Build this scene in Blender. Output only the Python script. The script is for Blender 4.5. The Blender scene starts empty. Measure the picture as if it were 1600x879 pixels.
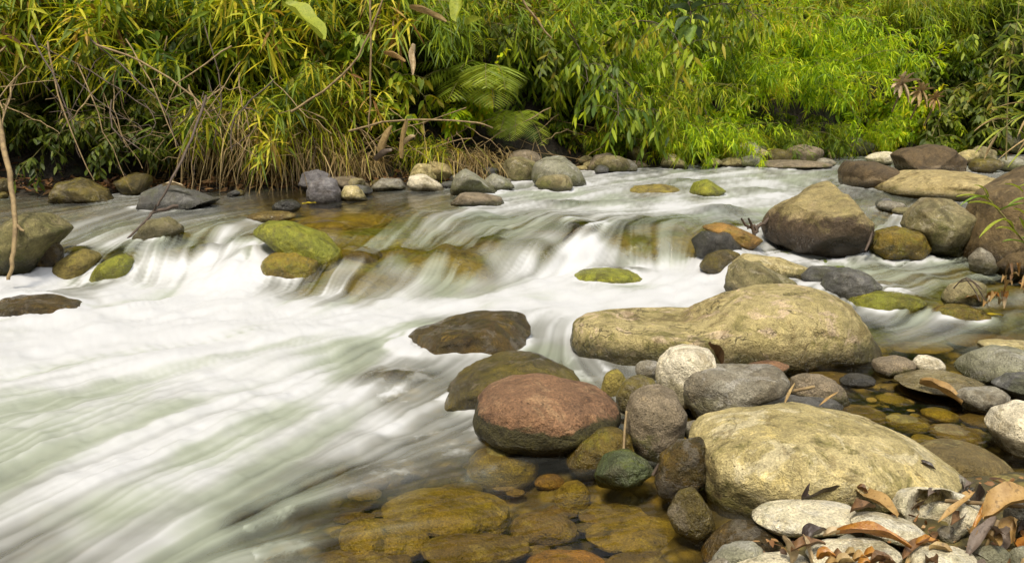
import bpy, math, random
import numpy as np
from mathutils import kdtree

C = bpy.context.scene
COL = C.collection
R = math.radians
rng = np.random.default_rng(7)
random.seed(7)

# ------------------------------------------------------------------ camera
FPX = 1331.0                      # focal length in photo pixels (1600 wide)
CAMH = 1.2
PITCH = R(11.45)
cam_d = bpy.data.cameras.new('camera')
cam_d.sensor_width = 36.0
cam_d.lens = 36.0 * FPX / 1600.0
cam_d.clip_start = 0.05
cam_d.clip_end = 400.0
cam = bpy.data.objects.new('camera', cam_d)
cam.location = (0, 0, CAMH)
cam.rotation_euler = (R(90) - PITCH, 0, 0)
COL.objects.link(cam)
C.camera = cam

# ------------------------------------------------------------------ light
SUN_EL, SUN_AZ = R(58), R(-28)    # azimuth measured from behind the camera
world = bpy.data.worlds.new('World')
C.world = world
world.use_nodes = True
wnt = world.node_tree
wnt.nodes.clear()
wo = wnt.nodes.new('ShaderNodeOutputWorld')
wb = wnt.nodes.new('ShaderNodeBackground')
ws = wnt.nodes.new('ShaderNodeTexSky')
ws.sky_type = 'NISHITA'
ws.sun_disc = False
ws.sun_elevation = SUN_EL
ws.sun_rotation = R(180) + SUN_AZ
ws.air_density = 1.0
ws.dust_density = 3.0
whs = wnt.nodes.new('ShaderNodeHueSaturation')      # bright thin overcast: nearly grey sky
whs.inputs['Saturation'].default_value = 0.05
wb.inputs['Strength'].default_value = 0.115
wnt.links.new(ws.outputs[0], whs.inputs['Color'])
wnt.links.new(whs.outputs[0], wb.inputs['Color'])
wnt.links.new(wb.outputs[0], wo.inputs['Surface'])
sun_d = bpy.data.lights.new('sun', 'SUN')
sun_d.energy = 2.6
sun_d.angle = R(11)
sun_d.color = (1.0, 0.90, 0.72)
sun = bpy.data.objects.new('sun', sun_d)
sun.rotation_euler = (R(90) - SUN_EL, 0, SUN_AZ)
sun.location = (0, -5, 12)
COL.objects.link(sun)

C.view_settings.view_transform = 'Standard'
C.view_settings.look = 'None'
C.view_settings.gamma = 1.0
C.view_settings.use_curve_mapping = False
C.view_settings.exposure = 0.68
C.render.engine = 'CYCLES'
C.cycles.use_denoising = True
C.cycles.max_bounces = 6
C.cycles.transparent_max_bounces = 10
C.cycles.caustics_reflective = False
C.cycles.caustics_refractive = False

# ------------------------------------------------------------------ helpers
CP, SP = math.cos(PITCH), math.sin(PITCH)
def ray(px, py):
    x = (np.asarray(px, float) - 800) / FPX
    v = (np.asarray(py, float) - 439.5) / FPX
    return np.stack(np.broadcast_arrays(x, CP - v * SP, -SP - v * CP), -1)
def at_y(px, py, Y):
    d = ray(px, py)
    return np.array([0, 0, CAMH]) + d * (np.asarray(Y)[..., None] / d[..., 1:2])
def at_z(px, py, z):
    d = ray(px, py)
    return np.array([0, 0, CAMH]) + d * ((np.asarray(z) - CAMH)[..., None] / d[..., 2:3])
def project(P):
    q = P - np.array([0, 0, CAMH])
    dep = q[..., 1] * CP - q[..., 2] * SP
    up = q[..., 1] * SP + q[..., 2] * CP
    dep = np.maximum(dep, 0.05)
    return 800 + FPX * q[..., 0] / dep, 439.5 - FPX * up / dep

def vnoise(p, seed=0):
    p = np.asarray(p, float)
    i = np.floor(p).astype(np.int64)
    f = p - i
    u = f * f * (3 - 2 * f)
    out = 0
    D = p.shape[-1]
    K = (73856093, 19349663, 83492791)
    for c in range(1 << D):
        h = np.full(p.shape[:-1], seed * 668265263 + 374761393, np.int64)
        w = 1.0
        for k in range(D):
            b = (c >> k) & 1
            h = h ^ ((i[..., k] + b) * K[k])
            w = w * (u[..., k] if b else 1 - u[..., k])
        h = (h ^ (h >> 13)) * 1274126177
        h = (h ^ (h >> 16)) & 0xffff
        out = out + w * (h / 65535.0)
    return out
def fbm(p, seed=0, octv=4, lac=2.1, gain=0.5):
    a, s, t = 1.0, 0.0, 0.0
    p = np.asarray(p, float)
    for o in range(octv):
        s = s + a * (vnoise(p, seed + o * 17) - 0.5)
        t += a
        a *= gain
        p = p * lac + 3.7
    return s / t * 2
def sstep(a, b, x):
    t = np.clip((x - a) / (b - a), 0, 1)
    return t * t * (3 - 2 * t)

def make_mesh(name, V, F, mats=(), attrs=None, smooth=True):
    """V (n,3); F list of index arrays each (m,k)"""
    V = np.asarray(V, np.float32)
    if not isinstance(F, (list, tuple)):
        F = [F]
    me = bpy.data.meshes.new(name)
    me.vertices.add(len(V))
    me.vertices.foreach_set('co', V.ravel())
    nl = sum(f.size for f in F)
    np_ = sum(len(f) for f in F)
    me.loops.add(nl)
    me.polygons.add(np_)
    li = np.concatenate([f.ravel() for f in F]).astype(np.int32)
    st, tot, o = [], [], 0
    for f in F:
        k = f.shape[1]
        st.append(o + np.arange(len(f)) * k)
        tot.append(np.full(len(f), k))
        o += f.size
    me.loops.foreach_set('vertex_index', li)
    me.polygons.foreach_set('loop_start', np.concatenate(st).astype(np.int32))
    me.polygons.foreach_set('loop_total', np.concatenate(tot).astype(np.int32))
    if smooth:
        me.polygons.foreach_set('use_smooth', np.ones(np_, bool))
    for m in mats:
        me.materials.append(m)
    for k, a in (attrs or {}).items():
        at = me.attributes.new(k, 'FLOAT', 'POINT')
        at.data.foreach_set('value', np.asarray(a, np.float32))
    me.update(calc_edges=True)
    return me

def tag(o, label=None, cat=None, group=None, kind=None):
    if label: o['label'] = label
    if cat: o['category'] = cat
    if group: o['group'] = group
    if kind: o['kind'] = kind
    return o
def link(name, me, parent=None, loc=None):
    o = bpy.data.objects.new(name, me)
    COL.objects.link(o)
    if parent is not None: o.parent = parent
    if loc is not None: o.location = loc
    return o
def thing(name, label, cat, loc=(0, 0, 0), rz=0, group=None):
    o = bpy.data.objects.new(name, None)
    o.empty_display_size = 0.1
    COL.objects.link(o)
    o.location = loc
    o.rotation_euler = (0, 0, rz)
    return tag(o, label, cat, group)
def copy_tree(o, parent=None):
    c = o.copy()
    COL.objects.link(c)
    if parent is not None: c.parent = parent
    for ch in list(o.children):
        copy_tree(ch, c)
    return c

# ------------------------------------------------------------------ materials
class NT:
    def __init__(self, name):
        self.m = bpy.data.materials.new(name)
        self.m.use_nodes = True
        self.t = self.m.node_tree
        self.t.nodes.clear()
        self.out = self.n('ShaderNodeOutputMaterial')
    def n(self, kind, ins=None, **props):
        nd = self.t.nodes.new(kind)
        for k, v in props.items():
            setattr(nd, k, v)
        for k, v in (ins or {}).items():
            s = nd.inputs[k]
            if hasattr(v, 'is_output') or isinstance(v, bpy.types.NodeSocket):
                self.t.links.new(v, s)
            else:
                s.default_value = v
        return nd
    def math(self, op, a, b=0.0, c=None, clamp=False):
        ins = {0: a, 1: b}
        if c is not None: ins[2] = c
        return self.n('ShaderNodeMath', ins, operation=op, use_clamp=clamp).outputs[0]
    def mapr(self, v, a, b, c=0.0, d=1.0, smooth=True):
        return self.n('ShaderNodeMapRange', {'Value': v, 'From Min': a, 'From Max': b, 'To Min': c, 'To Max': d},
                      interpolation_type='SMOOTHSTEP' if smooth else 'LINEAR').outputs[0]
    def noise(self, vec, scale, detail=4, rough=0.55, dist=0.0):
        return self.n('ShaderNodeTexNoise', {'Vector': vec, 'Scale': scale, 'Detail': detail, 'Roughness': rough, 'Distortion': dist}).outputs[0]
    def mix(self, f, a, b, blend='MIX'):
        nd = self.n('ShaderNodeMix', None, data_type='RGBA', blend_type=blend)
        for i, v in ((0, f), (6, a), (7, b)):
            if isinstance(v, bpy.types.NodeSocket): self.t.links.new(v, nd.inputs[i])
            elif i == 0: nd.inputs[0].default_value = v
            else: nd.inputs[i].default_value = (*v, 1)
        return nd.outputs[2]
    def attr(self, name):
        return self.n('ShaderNodeAttribute', None, attribute_name=name).outputs['Fac']
    def obj(self):
        return self.n('ShaderNodeTexCoord').outputs['Object']
    def orand(self):
        return self.n('ShaderNodeObjectInfo').outputs['Random']
    def bump(self, h, strength, dist, normal=None):
        ins = {'Height': h, 'Strength': strength, 'Distance': dist}
        if normal is not None: ins['Normal'] = normal
        return self.n('ShaderNodeBump', ins).outputs[0]
    def done(self, sh):
        self.t.links.new(sh, self.out.inputs['Surface'])
        return self.m

def rockmat(name, c1, c2, c3=None, speck=0.25, moss=None, moss_amt=0.0, moss_lo=None, low=None, low_at=0.0,
            rough=0.8, crack=0.0, grain=1.0, bump=1.0, pale=None, pale_amt=0.0, wetdark=0.36):
    k = NT(name)
    co = k.obj()
    sh = k.n('ShaderNodeVectorMath', {0: co, 1: k.n('ShaderNodeCombineXYZ', {0: k.math('MULTIPLY', k.orand(), 37.0)}).outputs[0]}, operation='ADD').outputs[0]
    big = k.noise(sh, 5.0, 4, 0.6, 0.4)
    mid = k.noise(sh, 22.0, 5, 0.65)
    fine = k.noise(sh, 150.0 * grain, 3, 0.7)
    col = k.mix(k.mapr(big, 0.36, 0.64), c1, c2)
    if c3 is not None:
        col = k.mix(k.mapr(k.noise(sh, 9.0, 5, 0.7, 0.8), 0.52, 0.66), col, c3)
    if pale is not None:
        col = k.mix(k.math('MULTIPLY', k.mapr(k.noise(sh, 6.5, 6, 0.7, 1.0), 0.53, 0.60), pale_amt), col, pale)
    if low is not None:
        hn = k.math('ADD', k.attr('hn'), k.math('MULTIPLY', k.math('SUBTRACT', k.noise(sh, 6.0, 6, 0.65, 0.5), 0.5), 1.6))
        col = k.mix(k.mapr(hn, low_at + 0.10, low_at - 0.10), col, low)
    if moss is not None:
        mn = k.noise(sh, 7.0, 8, 0.72, 0.5)
        if moss_lo is not None:
            mn = k.math('ADD', mn, k.math('MULTIPLY', k.attr('hn'), moss_lo))
        col = k.mix(k.math('MULTIPLY', k.mapr(mn, 0.48, 0.62), moss_amt), col, moss)
    # grain: broken light and dark mineral specks and stains
    g = k.mapr(mid, 0.25, 0.75, 0.62, 1.32, False)
    col = k.mix(1.0, col, k.n('ShaderNodeCombineXYZ', {0: g, 1: g, 2: g}).outputs[0], 'MULTIPLY')
    g2 = k.mapr(fine, 0.3, 0.7, 1 - speck * 1.6, 1 + speck * 1.5, False)
    col = k.mix(1.0, col, k.n('ShaderNodeCombineXYZ', {0: g2, 1: g2, 2: g2}).outputs[0], 'MULTIPLY')
    pit = k.mapr(k.n('ShaderNodeTexVoronoi', {'Vector': sh, 'Scale': 55.0 * grain}).outputs['Distance'], 0.10, 0.20)
    pitm = k.math('MULTIPLY', k.mapr(k.noise(sh, 14.0, 3), 0.52, 0.62), k.math('SUBTRACT', 1.0, pit))
    col = k.mix(k.math('MULTIPLY', pitm, 0.6), col, tuple(c * 0.3 for c in c2))
    stn = k.mapr(k.noise(sh, 4.2, 9, .74, 1.0), .53, .60)
    col = k.mix(k.math('MULTIPLY', stn, .75), col, k.mix(1.0, col, (.50, .46, .38), 'MULTIPLY'))
    lch = k.mapr(k.noise(sh, 11.0, 8, .78, .6), .57, .64)
    col = k.mix(k.math('MULTIPLY', lch, .7), col, k.mix(1.0, col, (1.5, 1.45, 1.3), 'MULTIPLY'))
    hgt = k.math('ADD', k.math('MULTIPLY', mid, 1.0), k.math('MULTIPLY', fine, 0.30))
    hgt = k.math('SUBTRACT', hgt, k.math('MULTIPLY', pitm, 0.35))
    if crack > 0:
        vv = k.n('ShaderNodeVectorMath', {0: sh, 1: k.n('ShaderNodeTexNoise', {'Vector': sh, 'Scale': 6.0, 'Detail': 6.0}).outputs['Color']}, operation='ADD').outputs[0]
        cr = k.n('ShaderNodeTexVoronoi', {'Vector': vv, 'Scale': 2.1}, feature='DISTANCE_TO_EDGE').outputs[0]
        cm = k.math('MULTIPLY', k.mapr(cr, 0.016, 0.002), k.mapr(k.noise(sh, 3.0, 3), 0.44, 0.60))
        col = k.mix(k.math('MULTIPLY', cm, crack), col, tuple(c * 0.35 for c in c2))
        hgt = k.math('SUBTRACT', hgt, k.math('MULTIPLY', cm, 0.8 * crack))
    wet = k.mapr(k.math('ADD', k.attr('wet'), k.math('MULTIPLY', k.math('SUBTRACT', mid, 0.5), 0.7)), 0.30, 0.70)
    dk = k.mix(1.0, col, (wetdark, wetdark * 0.96, wetdark * 0.88), 'MULTIPLY')
    col = k.mix(wet, col, dk)
    rg = k.mapr(wet, 0.0, 1.0, rough, min(rough, 0.18), False)
    nrm = k.bump(hgt, 0.9 * bump, 0.034)
    b = k.n('ShaderNodeBsdfPrincipled', {'Base Color': col, 'Roughness': rg, 'Normal': nrm})
    return k.done(b.outputs[0])

M = {}
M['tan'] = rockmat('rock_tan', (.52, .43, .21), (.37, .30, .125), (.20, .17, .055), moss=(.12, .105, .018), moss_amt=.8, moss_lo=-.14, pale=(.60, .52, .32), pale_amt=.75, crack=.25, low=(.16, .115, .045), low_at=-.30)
M['tan_crack'] = rockmat('rock_tan_cracked', (.44, .36, .165), (.33, .27, .11), (.24, .20, .07), moss=(.13, .12, .02), moss_amt=.75, moss_lo=-.18, pale=(.54, .41, .27), pale_amt=.85, crack=1.0)
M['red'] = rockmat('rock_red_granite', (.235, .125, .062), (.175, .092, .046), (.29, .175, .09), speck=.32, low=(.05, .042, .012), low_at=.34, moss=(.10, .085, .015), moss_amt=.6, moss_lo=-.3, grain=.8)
M['olive'] = rockmat('rock_olive', (.15, .115, .025), (.07, .055, .02), (.18, .15, .10), moss=(.16, .13, .010), moss_amt=.7, rough=.3, wetdark=.75)
M['darkwet'] = rockmat('rock_dark_wet', (.13, .085, .02), (.055, .040, .018), (.20, .13, .015), pale=(.20, .185, .16), pale_amt=.6, moss=(.07, .06, .012), moss_amt=.5, rough=.16, wetdark=.8, bump=1.3)
M['white'] = rockmat('rock_white', (.72, .65, .50), (.62, .55, .40), (.50, .44, .30), moss=(.26, .22, .09), moss_amt=.6, moss_lo=-.35)
M['greymauve'] = rockmat('rock_grey_mauve', (.26, .235, .175), (.175, .15, .105), (.32, .295, .23), moss=(.15, .14, .05), moss_amt=.55, moss_lo=-.3, pale=(.42, .40, .36), pale_amt=.5, crack=.3)
M['mauve'] = rockmat('rock_mauve', (.235, .185, .12), (.165, .13, .08), (.28, .225, .16), moss=(.11, .105, .018), moss_amt=.85, moss_lo=-.2, speck=.35)
M['blue'] = rockmat('rock_blue_grey', (.125, .12, .11), (.08, .078, .072), (.19, .185, .17), moss=(.09, .095, .03), moss_amt=.5, rough=.5)
M['purple'] = rockmat('rock_purple_grey', (.19, .175, .18), (.13, .12, .125), (.25, .24, .235), rough=.7)
M['brown'] = rockmat('rock_brown', (.36, .28, .14), (.26, .195, .10), (.37, .30, .13), low=(.105, .072, .042), low_at=.12, moss=(.22, .19, .05), moss_amt=.4, moss_lo=.3)
M['brown_top'] = rockmat('rock_brown_dark_top', (.12, .08, .036), (.08, .054, .025), None, low=(.25, .185, .105), low_at=-.12)
M['darkbrown'] = rockmat('rock_dark_brown', (.16, .108, .044), (.095, .064, .027), (.22, .16, .07), crack=.4)
M['amber'] = rockmat('rock_amber_moss', (.24, .17, .018), (.14, .10, .018), (.10, .09, .025), moss=(.20, .185, .012), moss_amt=.7, rough=.3, wetdark=.8)
M['moss'] = rockmat('rock_bright_moss', (.23, .245, .018), (.18, .185, .014), (.11, .105, .016), moss=(.32, .30, .025), moss_amt=.6, rough=.45, wetdark=.8)
M['greenwet'] = rockmat('rock_green_wet', (.10, .125, .055), (.06, .085, .03), (.14, .15, .09), moss=(.13, .16, .015), moss_amt=.8, rough=.28, wetdark=.8)
M['pale'] = rockmat('rock_pale', (.68, .61, .44), (.58, .52, .36), (.44, .40, .26), moss=(.27, .26, .10), moss_amt=.55, moss_lo=-.2, pale=(.58, .55, .46), pale_amt=.6)
M['slab'] = rockmat('rock_yellow_slab', (.44, .35, .165), (.36, .28, .12), (.30, .235, .09), moss=(.15, .13, .02), moss_amt=.6, moss_lo=-.3, crack=.5)
M['tangreen'] = rockmat('rock_tan_green', (.27, .225, .11), (.165, .145, .06), (.34, .30, .20), moss=(.12, .12, .022), moss_amt=.8, moss_lo=-.15, crack=.3)
M['greygreen'] = rockmat('rock_grey_green', (.26, .25, .18), (.195, .19, .12), (.31, .30, .25), moss=(.13, .135, .035), moss_amt=.7, moss_lo=-.3)
M['fallstone'] = rockmat('rock_under_fall', (.15, .13, .026), (.09, .085, .02), (.05, .045, .018), moss=(.16, .19, .02), moss_amt=.8, rough=.4, wetdark=1.0)
M['leftboulder'] = rockmat('rock_dark_moss_tan', (.19, .165, .06), (.12, .105, .035), (.24, .20, .10), moss=(.085, .09, .014), moss_amt=.9, moss_lo=-.1, crack=.4)
M['sub'] = rockmat('rock_underwater_olive', (.25, .19, .04), (.16, .125, .026), (.09, .075, .02), moss=(.30, .25, .03), moss_amt=.6, rough=.6, wetdark=1.0)
M['sub2'] = rockmat('rock_underwater_brown', (.17, .12, .035), (.11, .08, .026), (.23, .19, .07), rough=.6, wetdark=1.0)
M['orange'] = rockmat('rock_orange', (.34, .18, .035), (.22, .125, .025), (.18, .12, .02), moss=(.2, .16, .02), moss_amt=.4, rough=.45, wetdark=.9)

def leafmat(name, ramp, trans=0.35, rough=0.5, objvar=0.25):
    k = NT(name)
    t = k.attr('tint')
    v = k.math('ADD', t, k.math('MULTIPLY', k.math('SUBTRACT', k.orand(), 0.5), objvar))
    cr = k.n('ShaderNodeValToRGB', {'Fac': v})
    el = cr.color_ramp.elements
    for i, (p, c) in enumerate(ramp):
        e = el[i] if i < 2 else el.new(p)
        e.position = p
        e.color = (*c, 1)
    col = cr.outputs[0]
    d = k.n('ShaderNodeBsdfPrincipled', {'Base Color': col, 'Roughness': rough, 'Specular IOR Level': 0.35})
    tr = k.n('ShaderNodeBsdfTranslucent', {'Color': k.mix(1.0, col, (1.15, 1.15, .55), 'MULTIPLY')})
    mx = k.n('ShaderNodeMixShader', {0: trans, 1: d.outputs[0], 2: tr.outputs[0]})
    return k.done(mx.outputs[0])
L = {}
L['yellow'] = leafmat('leaf_yellow_green', [(0, (.06, .11, .010)), (.35, (.19, .26, .012)), (.62, (.45, .47, .020)), (.86, (.66, .56, .04)), (.93, (.46, .30, .07)), (1, (.24, .12, .04))], trans=.4)
L['bright'] = leafmat('leaf_bright_green', [(0, (.09, .19, .006)), (.4, (.30, .46, .008)), (.8, (.60, .70, .012)), (1, (.66, .52, .03))], trans=.42)
L['mid'] = leafmat('leaf_mid_green', [(0, (.05, .10, .009)), (.5, (.17, .25, .011)), (.85, (.40, .47, .016)), (1, (.40, .34, .03))], trans=.4)
L['dark'] = leafmat('leaf_dark_green', [(0, (.035, .06, .010)), (.5, (.09, .125, .011)), (.9, (.20, .24, .015)), (1, (.26, .21, .03))])
L['fern'] = leafmat('leaf_fern', [(0, (.10, .16, .014)), (.5, (.24, .31, .018)), (1, (.40, .44, .025))])
L['straw'] = leafmat('leaf_straw', [(0, (.14, .09, .03)), (.5, (.30, .21, .08)), (1, (.45, .34, .15))], trans=.2)
L['litter'] = leafmat('leaf_litter', [(0, (.05, .025, .012)), (.4, (.16, .075, .03)), (.8, (.28, .145, .055)), (1, (.38, .24, .11))], trans=.12, rough=.6)
def plain(name, c, c2, scale=20, rough=.75):
    k = NT(name)
    col = k.mix(k.mapr(k.noise(k.obj(), scale, 4), .35, .65), c, c2)
    return k.done(k.n('ShaderNodeBsdfPrincipled', {'Base Color': col, 'Roughness': rough}).outputs[0])
M['twig'] = plain('dry_twig', (.30, .215, .10), (.17, .115, .055))
M['twigdark'] = plain('dark_twig', (.10, .07, .05), (.06, .042, .03))
M['culm'] = plain('bamboo_culm', (.23, .20, .06), (.15, .13, .04))
M['bark'] = plain('bark', (.10, .075, .045), (.06, .045, .03))
# ------------------------------------------------------------------ the river: feature lines across the stream
# per column of the valley: (photo row, height) of pool edge, fall base, fall middle, lip, upper pool, upper pool back, far waterline
KEYS = {
 -700: [(500,.00),(440,.09),(392,.19),(350,.27),(330,.29),(310,.31)],
 -300: [(500,.00),(440,.09),(392,.19),(350,.27),(330,.29),(310,.31)],
 0:    [(475,.02),(420,.10),(374,.20),(345,.26),(325,.29),(308,.31)],
 100:  [(448,.02),(420,.08),(385,.19),(350,.26),(325,.30),(306,.32)],
 200:  [(443,.02),(415,.10),(380,.22),(345,.28),(325,.31),(304,.32)],
 300:  [(450,.02),(415,.11),(372,.25),(345,.29),(325,.31),(302,.33)],
 450:  [(458,.02),(420,.12),(365,.27),(335,.315),(315,.33),(297,.34)],
 560:  [(470,.02),(420,.15),(350,.31),(330,.33),(312,.335),(296,.345)],
 650:  [(455,.03),(405,.18),(345,.33),(325,.345),(305,.35),(291,.357)],
 750:  [(440,.05),(400,.19),(345,.335),(325,.35),(305,.36),(284,.375)],
 850:  [(432,.06),(395,.20),(350,.335),(325,.355),(300,.375),(275,.41)],
 950:  [(420,.08),(390,.20),(352,.335),(325,.365),(295,.40),(262,.45)],
 1050: [(412,.10),(385,.21),(353,.335),(325,.37),(290,.42),(258,.47)],
 1130: [(440,.08),(400,.20),(360,.31),(325,.37),(290,.41),(255,.45)],
 1200: [(470,.07),(420,.15),(370,.27),(330,.36),(290,.41),(252,.44)],
 1300: [(500,.05),(440,.14),(390,.24),(345,.33),(290,.40),(247,.43)],
 1400: [(500,.05),(440,.14),(395,.22),(340,.31),(290,.40),(243,.43)],
 1500: [(500,.05),(440,.14),(395,.22),(340,.32),(290,.40),(243,.43)],
 1600: [(500,.05),(440,.14),(395,.22),(340,.32),(290,.40),(243,.43)],
 2300: [(500,.05),(440,.14),(395,.22),(340,.32),(290,.40),(243,.43)],
}
kx = np.array(sorted(KEYS))
def key_rows():
    YY, ZZ = [], []
    for px in kx:
        rows = [(2100, 0.0), (1300, 0.0), (879, 0.0), (700, 0.0), (585, 0.0)] + KEYS[px]
        if px >= 1300: rows[4] = (585, 0.008)
        P = [at_z(px, py, z) for py, z in rows]
        y = [p[1] for p in P]; z = [p[2] for p in P]
        y += [y[-1] + 1.0, y[-1] + 30]; z += [z[-1] + .02, z[-1] + .3]
        for i in range(1, len(y)):
            if y[i] < y[i - 1] + .03:
                print('WARN key', px, i, y[i - 1], y[i]); y[i] = y[i - 1] + .03
        YY.append(y); ZZ.append(z)
    return np.array(YY), np.array(ZZ)
KY, KZ = key_rows()
NK = KY.shape[1]

def pchip_rows(T, A):
    """A (ncol, nk) uniform knots, T (nt,) -> (ncol, nt)"""
    d = np.diff(A, axis=1)
    m = np.zeros_like(A)
    a, b = d[:, :-1], d[:, 1:]
    same = a * b > 0
    m[:, 1:-1] = np.where(same, 2 * a * b / np.where(same, a + b, 1), 0)
    m[:, 0] = d[:, 0]; m[:, -1] = d[:, -1]
    i = np.clip(np.floor(T).astype(int), 0, A.shape[1] - 2)
    t = T - i
    h00 = 2*t**3 - 3*t**2 + 1; h10 = t**3 - 2*t**2 + t; h01 = -2*t**3 + 3*t**2; h11 = t**3 - t**2
    return A[:, i] * h00 + m[:, i] * h10 + A[:, i + 1] * h01 + m[:, i + 1] * h11

def loft(pxs, T):
    """surface points for columns pxs and row parameters T -> Y,Z arrays (ncol, nt)"""
    def cols(A):
        out = np.stack([np.interp(pxs, kx, A[:, k]) for k in range(NK)], 1)
        return out
    return pchip_rows(T, cols(KY)), pchip_rows(T, cols(KZ))

def col_points(pxs, Y, Z):
    # world x on the column: (px-800)/f * depth
    dep = Y * CP - (Z - CAMH) * SP
    X = (pxs[:, None] - 800) / FPX * dep
    return np.stack([X, Y, Z], -1)

# lookup of the water surface by photo position
_LP = np.arange(-700, 2301, 10.0)
_LT = np.linspace(0, NK - 1, 600)
_LY, _LZ = loft(_LP, _LT)
_LPTS = col_points(_LP, _LY, _LZ)
_, _LPY = project(_LPTS)
def surf_at(px, py):
    i = int(np.clip(round((px + 700) / 10), 0, len(_LP) - 1))
    r = _LPY[i]
    j = np.argmin(np.abs(r - py) + np.where(np.arange(len(r)) > (NK - 3) / (NK - 1) * len(r), 50, 0))
    Y, z = _LY[i, j], _LZ[i, j]
    return at_y(px, py, np.array(Y)), z
def yfar(px): return float(np.interp(px, kx, KY[:, -3]))
def zfar(px): return float(np.interp(px, kx, KZ[:, -3]))

def idw(px, py, pts, aniso=2.2, s=24.0):
    pts = np.array(pts, float)
    out = np.zeros(px.shape)
    flat_x, flat_y, fo = px.ravel(), py.ravel(), out.ravel()
    for a in range(0, flat_x.size, 40000):
        x = flat_x[a:a+40000, None]; y = flat_y[a:a+40000, None]
        d2 = (x - pts[:, 0])**2 + (aniso * (y - pts[:, 1]))**2
        w = 1.0 / (d2 + s * s)**2
        fo[a:a+40000] = (w * pts[:, 2]).sum(1) / w.sum(1)
    return fo.reshape(px.shape)

# rows: dense where the photo shows them
T = np.concatenate([np.linspace(0,1,4,endpoint=False), np.linspace(1,2,50,endpoint=False), np.linspace(2,3,80,endpoint=False),
    np.linspace(3,4,56,endpoint=False), np.linspace(4,5,50,endpoint=False), np.linspace(5,6,26,endpoint=False), np.linspace(6,7,26,endpoint=False),
    np.linspace(7,8,22,endpoint=False), np.linspace(8,9,16,endpoint=False), np.linspace(9,10,18,endpoint=False), np.linspace(10,11,4,endpoint=False), np.linspace(11,12,3)])
PXS = np.concatenate([np.linspace(-700,-60,30,endpoint=False), np.linspace(-60,1660,760,endpoint=False), np.linspace(1660,2300,30)])

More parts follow.
